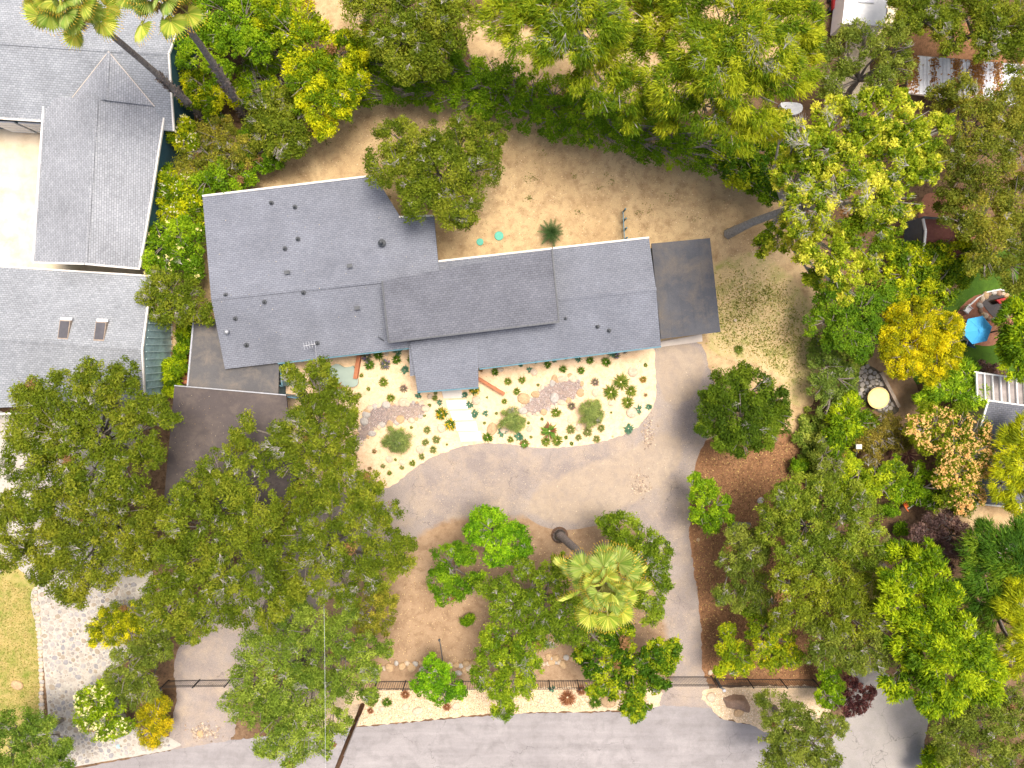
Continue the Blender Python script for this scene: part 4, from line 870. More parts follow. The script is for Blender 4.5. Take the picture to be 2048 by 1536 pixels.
def dots(n, col, s, rad, z):
    def f(r):
        V = []; C = []
        for i in range(n):
            a, q = r.uniform(0, 6.28), rad*r.uniform(.2, 1); c = np.array([math.cos(a)*q, math.sin(a)*q, z*r.uniform(.6, 1.2)])
            for k in range(4):
                V += [c+r.normal(0, s, 3), c+r.normal(0, s, 3), c+r.normal(0, s, 3)]; C.append(np.array(col)*r.uniform(.8, 1.2))
        return V, C
    return f
gm = {}
for v in range(3):
    gm['dark', v] = blades(150, v, [(.05, .13, .01), (.10, .20, .015), (.18, .26, .03)])
    gm['pale', v] = blades(120, 10+v, [(.14, .19, .04), (.22, .26, .07), (.28, .28, .10)])
    gm['mid', v] = blades(110, 20+v, [(.10, .17, .02), (.18, .24, .03), (.26, .28, .05)], w=.06)
    gm['teal', v] = blades(34, 30+v, [(.10, .22, .13), (.14, .28, .17), (.08, .18, .11)], w=.16, up=.55, curl=.1, L=.95)
    gm['purple', v] = blades(90, 40+v, [(.14, .17, .08), (.20, .22, .12)], extra=dots(16, (.28, .20, .42), .09, .8, .5))
    gm['plum', v] = blades(110, 50+v, [(.22, .17, .13), (.28, .22, .17), (.16, .20, .07), (.24, .14, .15)], w=.045)
    gm['brown', v] = blades(60, 60+v, [(.30, .18, .07), (.24, .13, .05), (.16, .15, .04)])
    gm['yellowf', v] = blades(120, 70+v, [(.07, .14, .02), (.12, .20, .03)], w=.08, extra=dots(30, (.75, .55, .04), .09, .9, .6))
    gm['red', v] = blades(100, 80+v, [(.24, .22, .03), (.40, .20, .05), (.14, .22, .03)])
    gm['rusty', v] = blades(260, 90+v, [(.33, .14, .06), (.24, .09, .04), (.42, .22, .11)], w=.03)
    gm['redgreen', v] = blades(100, 93+v, [(.10, .22, .03), (.16, .28, .04), (.30, .12, .06)], w=.09)
LOOK = dict(dark=('dark green round grass tuft', 'grass tuft'), pale=('pale olive round grass tuft', 'grass tuft'), mid=('mid green spiky tuft', 'grass tuft'), teal=('teal rosette succulent', 'succulent'), purple=('violet flowering clump', 'flowering plant'),
            plum=('plum tinted round clump', 'plant'), brown=('small dry brown sprig', 'plant'), yellowf=('yellow flowering low bush', 'flowering plant'), red=('yellow and red tinged clump', 'plant'), rusty=('rusty red grass tuft', 'grass tuft'), redgreen=('green clump with red tips', 'plant'))
GP = '''757,710,12,dark 739,730,12,dark 793,719,11,dark 824,719,11,dark 767,764,11,mid 782,796,10,mid 837,790,8,teal 870,796,7,mid 880,805,7,teal 871,786,5,pale 859,811,5,mid 849,831,4,pale 723,751,5,mid 737,778,5,mid 718,791,7,mid 807,777,10,plum 810,740,10,teal 770,729,13,purple 734,714,13,purple 795,704,10,teal 883,827,14,yellowf 901,849,13,yellowf 929,790,8,teal 939,809,9,teal 949,827,10,teal 971,827,7,teal 949,779,12,yellowf 854,860,9,pale 851,885,9,pale 873,879,10,pale 866,899,9,pale 844,913,8,pale 825,926,8,mid 804,935,6,pale 766,932,6,pale 779,946,6,mid 791,919,4,mid 823,855,4,mid 894,889,3,mid 975,875,12,dark 1005,864,11,teal 1021,879,8,mid 990,744,9,dark 1016,763,9,mid 1009,803,7,mid 993,827,4,mid 974,795,3,mid 962,740,6,brown 969,846,4,mid 749,902,7,brown 710,912,8,brown 740,937,6,brown
1095,729,9,dark 1126,738,9,dark 1162,741,9,dark 1180,721,9,dark 1212,724,11,dark 1224,705,11,teal 1232,711,9,purple 1250,702,7,purple 1044,760,9,mid 1034,783,9,mid 1190,764,10,plum 1242,764,18,mid 1222,784,18,mid 1262,782,13,mid 1255,805,14,mid 1286,759,9,red 1276,819,10,teal 1297,814,8,teal 1257,857,12,teal 1143,812,10,plum 1112,825,12,mid 1099,862,18,redgreen 1092,883,11,mid 1114,881,13,mid 1141,859,11,pale 1175,864,11,pale 1202,856,9,pale 1157,875,8,pale 1193,878,9,pale 1132,875,5,dark 1143,887,5,dark 1062,874,4,mid 1084,838,4,mid 1057,846,4,mid 1037,873,11,teal 1049,887,11,redgreen 1059,740,7,teal 1072,723,5,teal 1131,716,5,teal 1157,716,9,teal 1109,719,7,teal 1041,729,6,teal 1076,770,4,pale 1291,730,5,mid 1291,790,5,brown 1222,825,3,mid'''
r = np.random.default_rng(8)
for tok in GP.split():
    x, y, q, k = tok.split(','); x, y, q = float(x), float(y), float(q)
    sc_ = q*M_(0)*1.12; o = link('garden_plant' if k in ('purple', 'yellowf', 'plum', 'brown', 'red', 'redgreen') else ('succulent' if k == 'teal' else 'grass_tuft'), gm[k, int(r.integers(0, 3))], None, loc=P(x, y, .02), rot=(0, 0, r.uniform(0, 6.28)), sc=(sc_, sc_, sc_*.8))
    sz = '' if 6 < q < 12 else ('tiny ' if q <= 6 else 'large '); lk = LOOK[k]
    place_label(o, (sz+lk[0]).replace('tiny small', 'small'), x, y, lk[1])
for x, y, q, k, lb in ((811, 1388, 11, 'rusty', 'rusty red grass tuft behind the fence near the utility pole'), (741, 1421, 8, 'rusty', 'small rusty grass tuft right beside the utility pole foot'), (894, 1413, 10, 'rusty', 'rusty grass tuft below the small young tree'),
                       (1135, 1395, 19, 'rusty', 'largest rusty red grass tuft on the roadside strip'), (1163, 1380, 12, 'rusty', 'rusty tuft against the fence beside the dark glossy tree'), (1477, 699, 11, 'mid', 'lone green tuft on the bare dirt right of the house'),
                       (774, 1404, 12, 'dark', 'upright dark green plant on the roadside strip by the pole'), (745, 1382, 10, 'dark', 'dark green plant at the fence foot near the pole'), (838, 1390, 6, 'dark', 'little dark plant against the fence by the young tree'), (1104, 1377, 8, 'teal', 'bluish little plant against the middle of the fence'),
                       (1190, 1404, 15, 'dark', 'dark green feathery plant left of the tan roadside boulder')):
    sc_ = q*M_(0)*1.1; o = link('grass_tuft', gm[k, 1], None, loc=P(x, y, .02), rot=(0, 0, 1), sc=(sc_, sc_, sc_)); tag(o, lb, 'plant')
def bush(x, y, rp, lb, spn='olive', h=1.3, **kw): return plant('bush', lb, 'bush', spn, [(x, y, rp)], h, twig=0 if False else None, **kw) if False else plant('bush', lb, 'bush', spn, [(x, y, rp), (x, y, rp*.55), (x+2, y-2, rp*.3)], h, trunk=False, crownname='foliage', **kw)
species('fine', [(.10, .14, .08), (.17, .22, .12), (.25, .29, .17)], l=.22, w=.035, cr=.28, cd=8, nl=50, tuft=.8, twig=.1, gap=.0)
bush(795, 880, 27, 'left of three big grey green bushes in the sand garden', 'fine'); bush(1024, 842, 25, 'middle of three big grey green bushes in the sand garden', 'fine'); bush(1181, 826, 27, 'right of three big grey green bushes in the sand garden', 'fine')
# cycad in the back yard
def feather(n, L, w, seed, cols, drp=.35):
    r = np.random.default_rng(seed); V = []; C = []
    for i in range(26):
        t = (i+1)/27; x = L*t; z = L*(.25*t-drp*t*t); ll = w*math.sin(math.pi*min(1, t*.85+.15))**.6*1.0
        for s in (-1, 1):
            b = np.array([x, 0, z]); tip = np.array([x+ll*.55, s*ll, z-ll*.15]); wd = np.array([L*.018, 0, 0])
            V += [b-wd, b+wd, tip]; C.append(np.array(cols[r.integers(0, len(cols))])*r.uniform(.8, 1.2))
    for i in range(8):
        t0, t1 = i/8, (i+1)/8; a = np.array([L*t0, 0, L*(.25*t0-drp*t0*t0)+.01]); b = np.array([L*t1, 0, L*(.25*t1-drp*t1*t1)+.01]); o = np.array([0, .02, 0])
        V += [a-o, a+o, b]; C.append(np.array(cols[-1])*1.2)
    return mesh_np('frond', np.array(V), np.arange(len(V)).reshape(-1, 3), FROND, np.clip(np.array(C), 0, .9))
cf = [feather(26, 1.15, .22, i, [(.035, .09, .025), (.06, .13, .04), (.09, .16, .05)]) for i in range(2)]
cy = empty('cycad', P(1102, 467, 0), 'dark green spiky cycad alone behind the house', 'cycad')
mb = MB(); p = P(1102, 467, 0); mb.tube([p, p+Vector((0, 0, .4))], [.18, .14], 8); mb.build('stem', BARKD, cy)
for i in range(24): link('frond', cf[i % 2], cy, loc=(0, 0, .38), rot=(0, -R(70-i*2.8), i*2.4), sc=.85+.2*(i % 3)/2)
df = [feather(26, 3.6, .5, 5+i, [(.22, .26, .06), (.30, .34, .08), (.40, .40, .12)], .45) for i in range(2)]
dp = empty('feather_palm', P(1668, 1100, 0), 'feather leaved palm whose pale fronds show from under the right oaks', 'palm')
mb = MB(); p = P(1668, 1100, 0); mb.tube([p, p+Vector((0, 0, 3.2))], [.35, .28], 10); mb.build('trunk', BARKD, dp)
for i in range(22): link('frond', df[i % 2], dp, loc=(0, 0, 3.3), rot=(0, -R(55-i*2.6), i*2.4), sc=.95)
# spiky bromeliad and yard bits on the right
for x, y, k, lb in ((1817, 910, 'plum', 'larger maroon spiky plant under the peach flowering tree'), (1788, 908, 'plum', 'smaller maroon spiky plant beside the garden lamp')):
    me = blades(40, 5, [(.22, .10, .08), (.38, .22, .13), (.14, .06, .06)], w=.05, up=.6, curl=.1); o = link('spiky_plant', me, None, loc=P(x, y, .3), sc=.95 if x > 1800 else .75); tag(o, lb, 'plant')
# umbrella
e = empty('umbrella', P(1918, 661, 0), 'sky blue hexagonal garden umbrella over the small patio', 'umbrella')
c0 = P(1955, 660, 2.55); V = [c0+Vector((0, 0, .45))]; rad = 29.5*M_(2.5)
for i in range(6): a = R(12)+i*math.pi/3; V.append(c0+Vector((math.cos(a)*rad, math.sin(a)*rad, 0)))
mb = MB(); mb.add(V+[v-Vector((0, 0, .03)) for v in V], [(0, 1+i, 1+(i+1) % 6) for i in range(6)]+[(7, 8+(i+1) % 6, 8+i) for i in range(6)]+[(1+i, 8+i, 8+(i+1) % 6, 1+(i+1) % 6) for i in range(6)]); cn = mb.build('canopy', M['blue'], e)
for i in range(6): mb = MB(); mb.beam(V[0]+Vector((0, 0, .005)), V[1+i]+Vector((0, 0, .005)), .03, .02); mb.build('seam', M['blue'], cn)
mb = MB(); mb.add([c0+Vector((0, 0, .47))+Vector((math.cos(a)*.22, math.sin(a)*.22, -.05)) for a in np.arange(6)*math.pi/3]+[c0+Vector((0, 0, .53))], [(i, (i+1) % 6, 6) for i in range(6)]); mb.build('vent_cap', M['blue'], e)
mb = MB(); mb.tube([(c0.x, c0.y, 0), (c0.x, c0.y, 3.0)], .03, 8); mb.build('pole', M['grey'], e); mb = MB(); mb.tube([(c0.x, c0.y, 0), (c0.x, c0.y, .12)], .28, 16); mb.build('base', M['dark'], e)
e = empty('patio_table', P(1928, 668, 0), 'round garden table peeking out left of the blue umbrella', 'table'); p = P(1936, 668, .72)
mb = MB(); mb.tube([(p.x, p.y, .70), (p.x, p.y, .74)], .55, 20); mb.build('tabletop', M['wood'], e); mb = MB(); mb.tube([(p.x, p.y, .741), (p.x, p.y, .75)], .42, 20); mb.build('glass_top', plain('bluish_glass', (.2, .3, .42), .2, .2, 3), e)
for a in (0, 1.57, 3.14, 4.71): mb = MB(); mb.beam((p.x+.3*math.cos(a), p.y+.3*math.sin(a), .7), (p.x+.42*math.cos(a), p.y+.42*math.sin(a), 0), .05, .05); mb.build('leg', M['wood'], e)
def chair(x, y, rz, m_, lb, s=1.0, name='garden_chair'):
    e = empty(name, P(x, y, 0), lb, 'chair'); e.rotation_euler.z = rz; L_ = lambda mb, n, mm: link(n, mb.mesh(n, mm), e, loc=(0, 0, 0), sc=s)
    mb = MB(); mb.box((0, 0, .43), (.55, .55, .07)); L_(mb, 'seat', m_); mb = MB(); mb.beam((0, .25, .45), (0, .42, 1.0), .55, .06); L_(mb, 'backrest', m_)
    for sx in (-1, 1):
        for sy in (-1, 1): mb = MB(); mb.box((sx*.25, sy*.25, .2), (.05, .05, .4)); L_(mb, 'leg', M['grey'])
        mb = MB(); mb.box((sx*.3, 0, .62), (.06, .5, .04)); L_(mb, 'armrest', M['grey'])
chair(1917, 667, 1.6, M['navy'], 'navy garden chair at the left of the umbrella table'); chair(1932, 684, 2.9, M['navy'], 'navy garden chair below the umbrella table')
chair(1806, 1003, 2.2, M['orange'], 'orange garden chair between the shrubs on the right', 1.15)
# pond and red canopy
e = empty('garden_pond', P(1985, 612, 0), 'dark rock edged garden pond beside the red patio', 'pond')
q = smooth_poly([(1962, 600), (1985, 590), (2012, 592), (2022, 610), (2010, 634), (1990, 636), (1975, 622)], 4, 0); mb = MB(); mb.prism([tuple(P(x, y, 0).xy) for x, y in q], .0, .05); mb.build('water', M['pond'], e)
for i in range(22): a = i/22*6.28; rock(1992+33*math.cos(a), 612+27*math.sin(a), 5+3*((i*7) % 3)/2, ('brown', 'grey', 'brown', 'cream', 'tan')[i % 5], e, 'stone')
mb = MB(); q = [P(1992, 600, .5), P(2026, 592, .6), P(2028, 602, .6), P(2000, 608, .5)]; mb.prism([(v.x, v.y) for v in q], .35, .55); tag(mb.build('red_kayak', M['red']), 'red boat shaped cover at the pond edge', 'cover')
e = empty('garden_edging', P(1925, 620, 0), 'white pipe edging curving along the pond patio', 'edging'); mb = MB(); mb.tube([P(x, y, .12) for x, y in ((1938, 612), (1955, 596), (1975, 584), (2000, 579), (2022, 584))], .06, 6); mb.build('edging', M['white'], e)
for x, y, lb in ((1928, 620, 'white chair left of the red pond patio'), (1902, 650, 'white chair half under the golden yellow tree')): chair(x, y, .9, M['white'], lb, .9)
# crazy paving, table and beam on the right
pv = sheet('crazy_paving', [(1716, 735), (1735, 730), (1765, 750), (1798, 815), (1770, 830), (1715, 790)], .016, plain('dark_joint', (.10, .085, .06), .95, .3, 5), .3)
q = pack([(1716, 737), (1734, 732), (1762, 752), (1794, 812), (1770, 826), (1718, 788)], 2.6, 5.2, 5000, 4, 10)
for (x, y, s_) in q[:150]: p = P(x, y, 0); m_ = s_*M_(0)*1.12; link('stone', PD[(int(x) % 5, (0, 2, 4, 5)[int(y) % 4])], pv, loc=(p.x, p.y, .014), rot=(0, 0, x), sc=(m_, m_*.9, .06))
e = empty('round_table', P(1752, 795, 0), 'round straw coloured table cover on the crazy paving', 'table'); p = P(1757, 796, .75); mb = MB(); mb.tube([(p.x, p.y, .68), (p.x, p.y, .76)], .86, 28); mb.build('tabletop', M['yellowtable'], e); mb = MB(); mb.tube([(p.x, p.y, 0), (p.x, p.y, .68)], .12, 10); mb.build('pedestal', M['wood'], e)
mb = MB(); mb.tube([(p.x, p.y, .76), (p.x, p.y, .775)], .74, 28); mb.build('inner_disc', plain('pale_straw', (.82, .62, .30), .7, .08, 3), e)
mb = MB(); a, b = P(1761, 745, .25), P(1797, 814, .25); mb.beam(a, b, .25, .3); tag(mb.build('timber_beam', M['wood']), 'weathered timber beam bordering the crazy paving', 'beam')
e = empty('garden_lamp', P(1715, 895, 0), 'white garden lamp post in a gap between shrubs on the right', 'lamp'); p = P(1712, 912, 0); q = P(1717, 893, 2.4)
mb = MB(); mb.tube([(p.x, p.y, 0), (q.x, q.y, 2.3)], .05, 8); mb.build('post', M['white'], e); mb = MB(); mb.box((q.x, q.y, 2.4), (.42, .34, .22)); mb.build('lantern', M['cream'], e)
p = P(710, 1030, 0)
for x, y, c, lb in ((526, 770, 'dark', 'pair'), ):
    pass
for x, y, rz, lb in ((586, 771, .4, 'upper dark sandal on the little patio'), (583, 779, -.6, 'lower dark sandal on the little patio')):
    p = P(x, y, .03); mb = MB(); mb.box((0, 0, .02), (.26, .1, .04)); mb.box((.04, 0, .06), (.1, .1, .04)); o = link('sandal', mb.mesh('sandal', M['dark']), None, loc=p, rot=(0, 0, rz)); tag(o, lb, 'shoe')
for x, y, c, lb in ((1580, 470, 'white', 'x'),): pass
# stumps, manhole, small things
p = P(1458, 1050, 0); mb = MB(); mb.tube([(p.x, p.y, 0), (p.x, p.y, .5)], .17, 12); tag(mb.build('tree_stump', M['wood']), 'cut pale stump among the right oaks', 'stump')
mb = MB(); a, b = P(1460, 1047, .5), P(1500, 1050, .4); mb.tube([a, b], .2, 10); tag(mb.build('log', BARK), 'sawn log lying in the mulch under the right oaks', 'log')
p = P(237, 1493, .02); mb = MB(); mb.tube([(p.x, p.y, .01), (p.x, p.y, .05)], .2, 14); tag(mb.build('valve_cover', M['tealpale']), 'small teal valve cover in the stone driveway', 'cover')
mb = MB(); p = P(308, 1394, 1.2); mb.tube([(p.x, p.y, 0), (p.x, p.y, 1.4)], .05, 8); mb.tube([(p.x, p.y, 1.4), (p.x, p.y, 1.55)], .16, 12); tag(mb.build('lamp_post', M['grey']), 'small grey lamp post by the left driveway gate', 'lamp')

# ------------------------------------------------------------------ fan palms
def fan(seed, cols, tip, L=1.5, Rf=1.0, droop=.35, fold=0.0):
    r = np.random.default_rng(seed); V = []; C = []
    n = 26; A = np.linspace(-R(128), R(128), n+1); c0 = np.array([L, 0, .0])
    def pt(a, q, z=0):
        v = c0+np.array([math.cos(a)*q, math.sin(a)*q, 0]); v[2] = z-droop*q*q*(.35+.65*abs(math.sin(a*.6)))-fold*abs(math.sin(a))*q; return v
    for i in range(n):
        a0, a1 = A[i], A[i+1]; am = (a0+a1)/2; q = Rf*(.72+.28*math.cos(am*.75))*r.uniform(.93, 1.05); cc = np.array(cols[r.integers(0, len(cols))])*r.uniform(.85, 1.15)
        i0, i1, mI = pt(a0, .06), pt(a1, .06), pt(am, .06, .02); o0, o1, mO = pt(a0, q*.68, -.05), pt(a1, q*.68, -.05), pt(am, q*.68, .05); tp_ = pt(am+r.normal(0, .02), q, -.10)
        V += [i0, o0, mO, i0, mO, mI, mI, mO, o1, mI, o1, i1]; C += [cc, cc, cc, cc]
        t0, t1 = pt(a0+.012, q*.68, -.035), pt(a1-.012, q*.68, -.035); b0 = pt(am, q*.9, -.03)+np.array([0, 0, 0])
        V += [t0, b0, mO, mO, b0, t1]; C += [cc*.95, cc*.85]
        sW = (t1-t0)*.22; V += [b0-sW, b0+sW, tp_]; C.append(np.array(tip)*r.uniform(.8, 1.2))
    pc = np.array([.30, .30, .08]); w = .035
    for k in range(4):
        x0, x1 = L*k/4, L*(k+1)/4+.02; V += [np.array([x0, -w, 0]), np.array([x0, w, 0]), np.array([x1, w, .0]), np.array([x0, -w, 0]), np.array([x1, w, 0]), np.array([x1, -w, 0])]; C += [pc, pc]
        V += [np.array([x0, -w, 0]), np.array([x1, -w, 0]), np.array([x1, 0, -.04])]; C.append(pc*.7)
    return mesh_np('frond', np.array(V), np.arange(len(V)).reshape(-1, 3), FROND, np.clip(np.array(C), 0, .9))
YG = [(.56, .60, .10), (.68, .70, .16), (.42, .54, .08)]
fans = [fan(i, YG if i % 2 else [(c[0]*.72, c[1]*.82, c[2]) for c in YG], (.72, .46, .06), (1.25, 1.6, 1.0, 1.75, 1.45, .8)[i], (.98, .90, .86, .94, 1.0, .8)[i], .15+.08*i, .12*(i % 3)) for i in range(6)]
dead = [fan(30+i, [(.34, .22, .12), (.42, .30, .18), (.26, .17, .10)], (.3, .2, .1), 1.1, .8, .9, .6) for i in range(2)]
def fan_palm(label, base, top, h, n=30, sc=1.0, seed=0, dark=.0, r0=.33, bootfrom=.35):
    r = np.random.default_rng(seed); b = P(*base, 0); t_ = P(*top, h); e = empty('fan_palm', b, label, 'palm tree')
    pts = []; rad = []
    for i in range(22):
        k = i/21; s = b.lerp(t_, k); s.z = h*k; bend = math.sin(k*math.pi)*.25; s.x += bend; pts.append(s); rad.append((r0*1.5 if i == 0 else r0*(1.1-.35*k))*(1+r.normal(0, .03)))
    mb = MB(); mb.tube(pts, rad, 14); mb.build('trunk', BARKD, e, True)
    V = []; Fc = []; mb = MB()
    for i in range(230 if bootfrom < 1 else 0):
        k = r.uniform(0, bootfrom) if bootfrom <= .5 else r.uniform(.0, 1)
        s = b.lerp(t_, k); s.z = h*k; s.x += math.sin(k*math.pi)*.25; a = r.uniform(0, 6.28); o = Vector((math.cos(a), math.sin(a), 0)); rr_ = r0*(1.05-.35*k)
        side = Vector((-o.y, o.x, 0))*.09; mb.add([s+o*rr_-side, s+o*rr_+side, s+o*(rr_+r.uniform(.12, .30))+Vector((0, 0, r.uniform(.1, .35)))], [(0, 1, 2)])
    if mb.V: tag(mb.build('leaf_boots', plain('leaf_boot', (.22, .18, .15), .95, .4, 6), e), kind='stuff')
    for i in range(n):
        k = i/n; el = 72-(k**.75)*92+r.normal(0, 5); az = i*2.39996+r.normal(0, .15)
        link('frond', fans[int(r.integers(0, 6)) if k > .3 else (2, 5)[i % 2]], e, loc=(t_-b)+Vector((0, 0, .3-.5*k)), rot=(R(r.normal(0, 34)), -R(el), az+r.normal(0, .2)), sc=sc*(.80+.20*min(1, k*2))*r.uniform(.86, 1.08))
    for i in range(9): link('frond', dead[i % 2], e, loc=(t_-b)-Vector((0, 0, .35)), rot=(R(r.normal(0, 20)), R(r.uniform(32, 62)), r.uniform(0, 6.28)), sc=sc*r.uniform(.7, .95))
fan_palm('fan palm with dark leaning trunk in the middle of the driveway island', (1119, 1070), (1207, 1166), 13.0, 46, 1.24, 1, r0=.30, bootfrom=.0001)
fan_palm('leftmost fan palm, its long trunk crossing the neighbour roof', (418, 245), (128, -8), 14.5, 38, 1.22, 2, r0=.23, bootfrom=.45)
fan_palm('second fan palm from the left, trunk rising over the shrubs', (492, 236), (318, -22), 14.8, 38, 1.2, 3, r0=.25, bootfrom=.5)
p = P(1119, 1070, 0); mb = MB(); mb.tube([(p.x, p.y, .0), (p.x, p.y, .1)], [.72, .5], 20); tag(mb.build('soil_ring', plain('dark_soil_ring', (.12, .07, .045), .95, .4, 6)), kind='structure')

# ------------------------------------------------------------------ trees, hedges and shrubs
def T_(label, spn, lobes, h, name=None, cat='tree', **kw): return plant(name or {'oak': 'oak_tree', 'oakgrey': 'oak_tree', 'oakdark': 'oak_tree'}.get(spn, 'tree'), label, cat, spn, lobes, h, **kw)
def S_(label, spn, lobes, h, name='shrub', cat='shrub', **kw): return plant(name, label, cat, spn, lobes, h, crownname='foliage', tr=.06, **kw)
# back yard and upper left
T_('round crowned oak overhanging the notch in the back of the house', 'oak', [(790, 272, 36), (850, 295, 48), (930, 285, 52), (880, 350, 66), (955, 345, 48), (775, 335, 42), (850, 400, 52), (915, 412, 44), (970, 300, 30), (825, 350, 44), (985, 270, 22), (930, 435, 22)], 7, seed=5)
T_('dark olive tree at the top edge above the hedge curve', 'oak', [(760, 20, 62), (850, 30, 66), (800, 95, 62), (905, 40, 50), (850, 120, 42), (740, -30, 50), (900, -20, 50), (880, 90, 40)], 8.5)
S_('bright yellow green tree above the left end of the hedge', 'pitto', [(600, 40, 42), (630, 95, 46), (590, 130, 30), (690, 110, 44), (650, 160, 44), (700, 160, 40), (640, 215, 44), (610, 180, 36), (690, 200, 36), (720, 80, 30), (648, 262, 20), (575, 60, 36), (540, 30, 34)], 5.5, name='tree', cat='tree')
S_('mid green shrub mass under the second palm crown', 'shrub', [(420, 50, 46), (470, 80, 48), (400, 110, 44), (450, 20, 46), (500, 40, 44), (520, 100, 34), (440, 150, 30), (380, 10, 40), (540, 10, 40), (480, -20, 50)], 4.5)
S_('yellow green shrub beside the leaning palm trunk', 'pitto', [(400, 175, 28), (425, 205, 22), (480, 195, 20), (385, 200, 20), (545, 180, 18)], 3.2)
S_('grey green rounded shrub at the upper left corner of the back yard', 'oak', [(540, 225, 46), (575, 255, 44), (530, 265, 38), (595, 215, 36), (560, 300, 24), (590, 290, 26), (600, 250, 30)], 4.2)
S_('olive brown flowering shrub between the palms and the house', 'olive', [(440, 270, 38), (400, 300, 34), (470, 310, 42), (430, 330, 36), (380, 335, 28), (500, 290, 28)], 3.2)
S_('bright shrub with cream tips at the neighbour eave', 'pitto', [(365, 250, 20), (375, 280, 20), (350, 268, 12)], 3.0, flowers=((.80, .74, .42), .25, .12, 3))
S_('green shrub along the back corner of the main house', 'shrub', [(520, 315, 34), (450, 355, 36), (410, 370, 30), (490, 345, 26), (380, 375, 28), (548, 320, 20), (500, 275, 24), (430, 230, 22)], 2.8)
S_('yellow green shrub with cream blossom tips beside the side eave', 'pitto', [(340, 360, 26), (335, 390, 24), (365, 400, 36), (345, 420, 26), (385, 430, 28), (375, 370, 28)], 2.8, flowers=((.82, .78, .55), .15, .1, 3))
S_('rounded bush dotted with pale yellow flowers beside the neighbour wing', 'shrub', [(330, 490, 46), (375, 510, 36), (320, 525, 32), (370, 470, 38), (385, 545, 22)], 3.6, flowers=((.85, .74, .30), .2, .17, 2))
S_('feathery green tree overhanging the corner of the skylight house', 'oak', [(310, 595, 34), (350, 580, 36), (385, 600, 36), (350, 620, 36), (400, 625, 24), (300, 620, 20), (330, 565, 30)], 4.5, name='tree', cat='tree', gap=.18)
S_('bright green hedge in the side passage between the houses', 'lime', [(372, 660, 14), (368, 685, 14), (362, 710, 16), (356, 735, 16), (345, 750, 17), (345, 775, 15), (340, 735, 13), (378, 655, 10)], 1.4, name='hedge', cat='hedge', sub=3, trunk=False)
# bare brush
r = np.random.default_rng(4); paths = []
for i in range(420):
    x, y = r.uniform(480, 600), r.uniform(85, 200); z = r.uniform(.3, 1.6); a = P(x, y, z); an_ = R(-50)+r.normal(0, .35); l = r.uniform(.6, 2.2); q = np.array(a)+np.array([math.cos(an_), math.sin(an_), r.uniform(-.2, .3)])*l
    m_ = (np.array(a)+q)/2+r.normal(0, .1, 3); paths.append(([np.array(a), m_, q], [.022, .016, .006]))
tv_, tf_ = tubes_np(paths, 3); tag(link('dry_brush', mesh_np('dry_brush', tv_, tf_, BARKP, k=4)), 'tangle of bare grey brush among the yellow green shrubs', 'brush', kind='stuff')
S_('low green growth around the bare grey brush', 'shrub', [(500, 150, 26), (540, 130, 22), (590, 190, 24), (480, 190, 22), (560, 60, 26), (510, 20, 26), (580, 95, 20)], 1.6)
# hedge curve
hp = [(700, 195), (745, 185), (790, 182), (835, 186), (880, 193), (925, 202), (970, 213), (1015, 224), (1060, 238), (1105, 252), (1150, 264), (1195, 276), (1240, 286), (1285, 294), (1330, 302), (1375, 310), (1420, 322), (1462, 338), (1500, 356), (1535, 380)]
S_('long dense green hedge curving along the top of the back yard', 'hedge', [(x, y-2, 31) for x, y in hp]+[(x+4, y-36, 32) for x, y in hp[:-2]]+[(x+6, y-68, 30) for x, y in hp[1:13]]+[(760, 120, 24), (800, 110, 24)], 2.7, name='hedge', cat='hedge', sub=3, domed=0, seed=3)
S_('darker bush at the right end of the hedge by the tall trunk', 'glossy', [(1440, 300, 28), (1480, 320, 34), (1520, 345, 34), (1500, 300, 34), (1545, 370, 30), (1560, 320, 36), (1470, 350, 22)], 3.4)
# top middle tall trees
T_('tall feathery yellow green tree at the top middle, left one', 'silk', [(1000, 30, 44), (1060, 60, 56), (1120, 20, 60), (1090, 95, 34), (1180, 60, 66), (1220, 130, 52), (1150, 105, 34), (1160, 160, 24), (1260, 190, 42), (1230, -20, 60), (1040, -20, 60), (1200, 210, 26), (1270, 240, 24), (1130, -30, 50)], 13, base=(1130, 60), domed=.3, seed=21)
T_('tall feathery yellow green tree at the top middle, right one', 'silk', [(1300, 50, 66), (1380, 90, 62), (1340, 170, 56), (1450, 40, 68), (1430, 150, 60), (1520, 100, 62), (1500, 190, 56), (1590, 50, 54), (1580, 150, 44), (1410, 230, 44), (1530, 250, 38), (1350, -20, 60), (1540, -10, 60), (1330, 230, 30), (1470, 270, 32), (1625, 90, 30)], 14, base=(1370, 200), domed=.3, seed=22)
T_('grey green oak leaning over the beige path at the top right', 'oakgrey', [(1670, 120, 40), (1720, 85, 38), (1775, 90, 42), (1650, 165, 34), (1790, 135, 36), (1760, 165, 28), (1700, 55, 24), (1680, 200, 20), (1800, 90, 24)], 7, base=(1690, 205), gap=.3, seed=9)
T_('green tree at the top edge right of the white trailer', 'oak', [(1810, 20, 46), (1860, 50, 34), (1830, -20, 50), (1880, 10, 44), (1790, 50, 22)], 7)
T_('green tree in the top right corner', 'oak', [(1940, 30, 50), (2000, 60, 48), (1970, 90, 30), (2050, 40, 55), (1900, 75, 30), (2030, 110, 34), (1960, -20, 50)], 7.5)
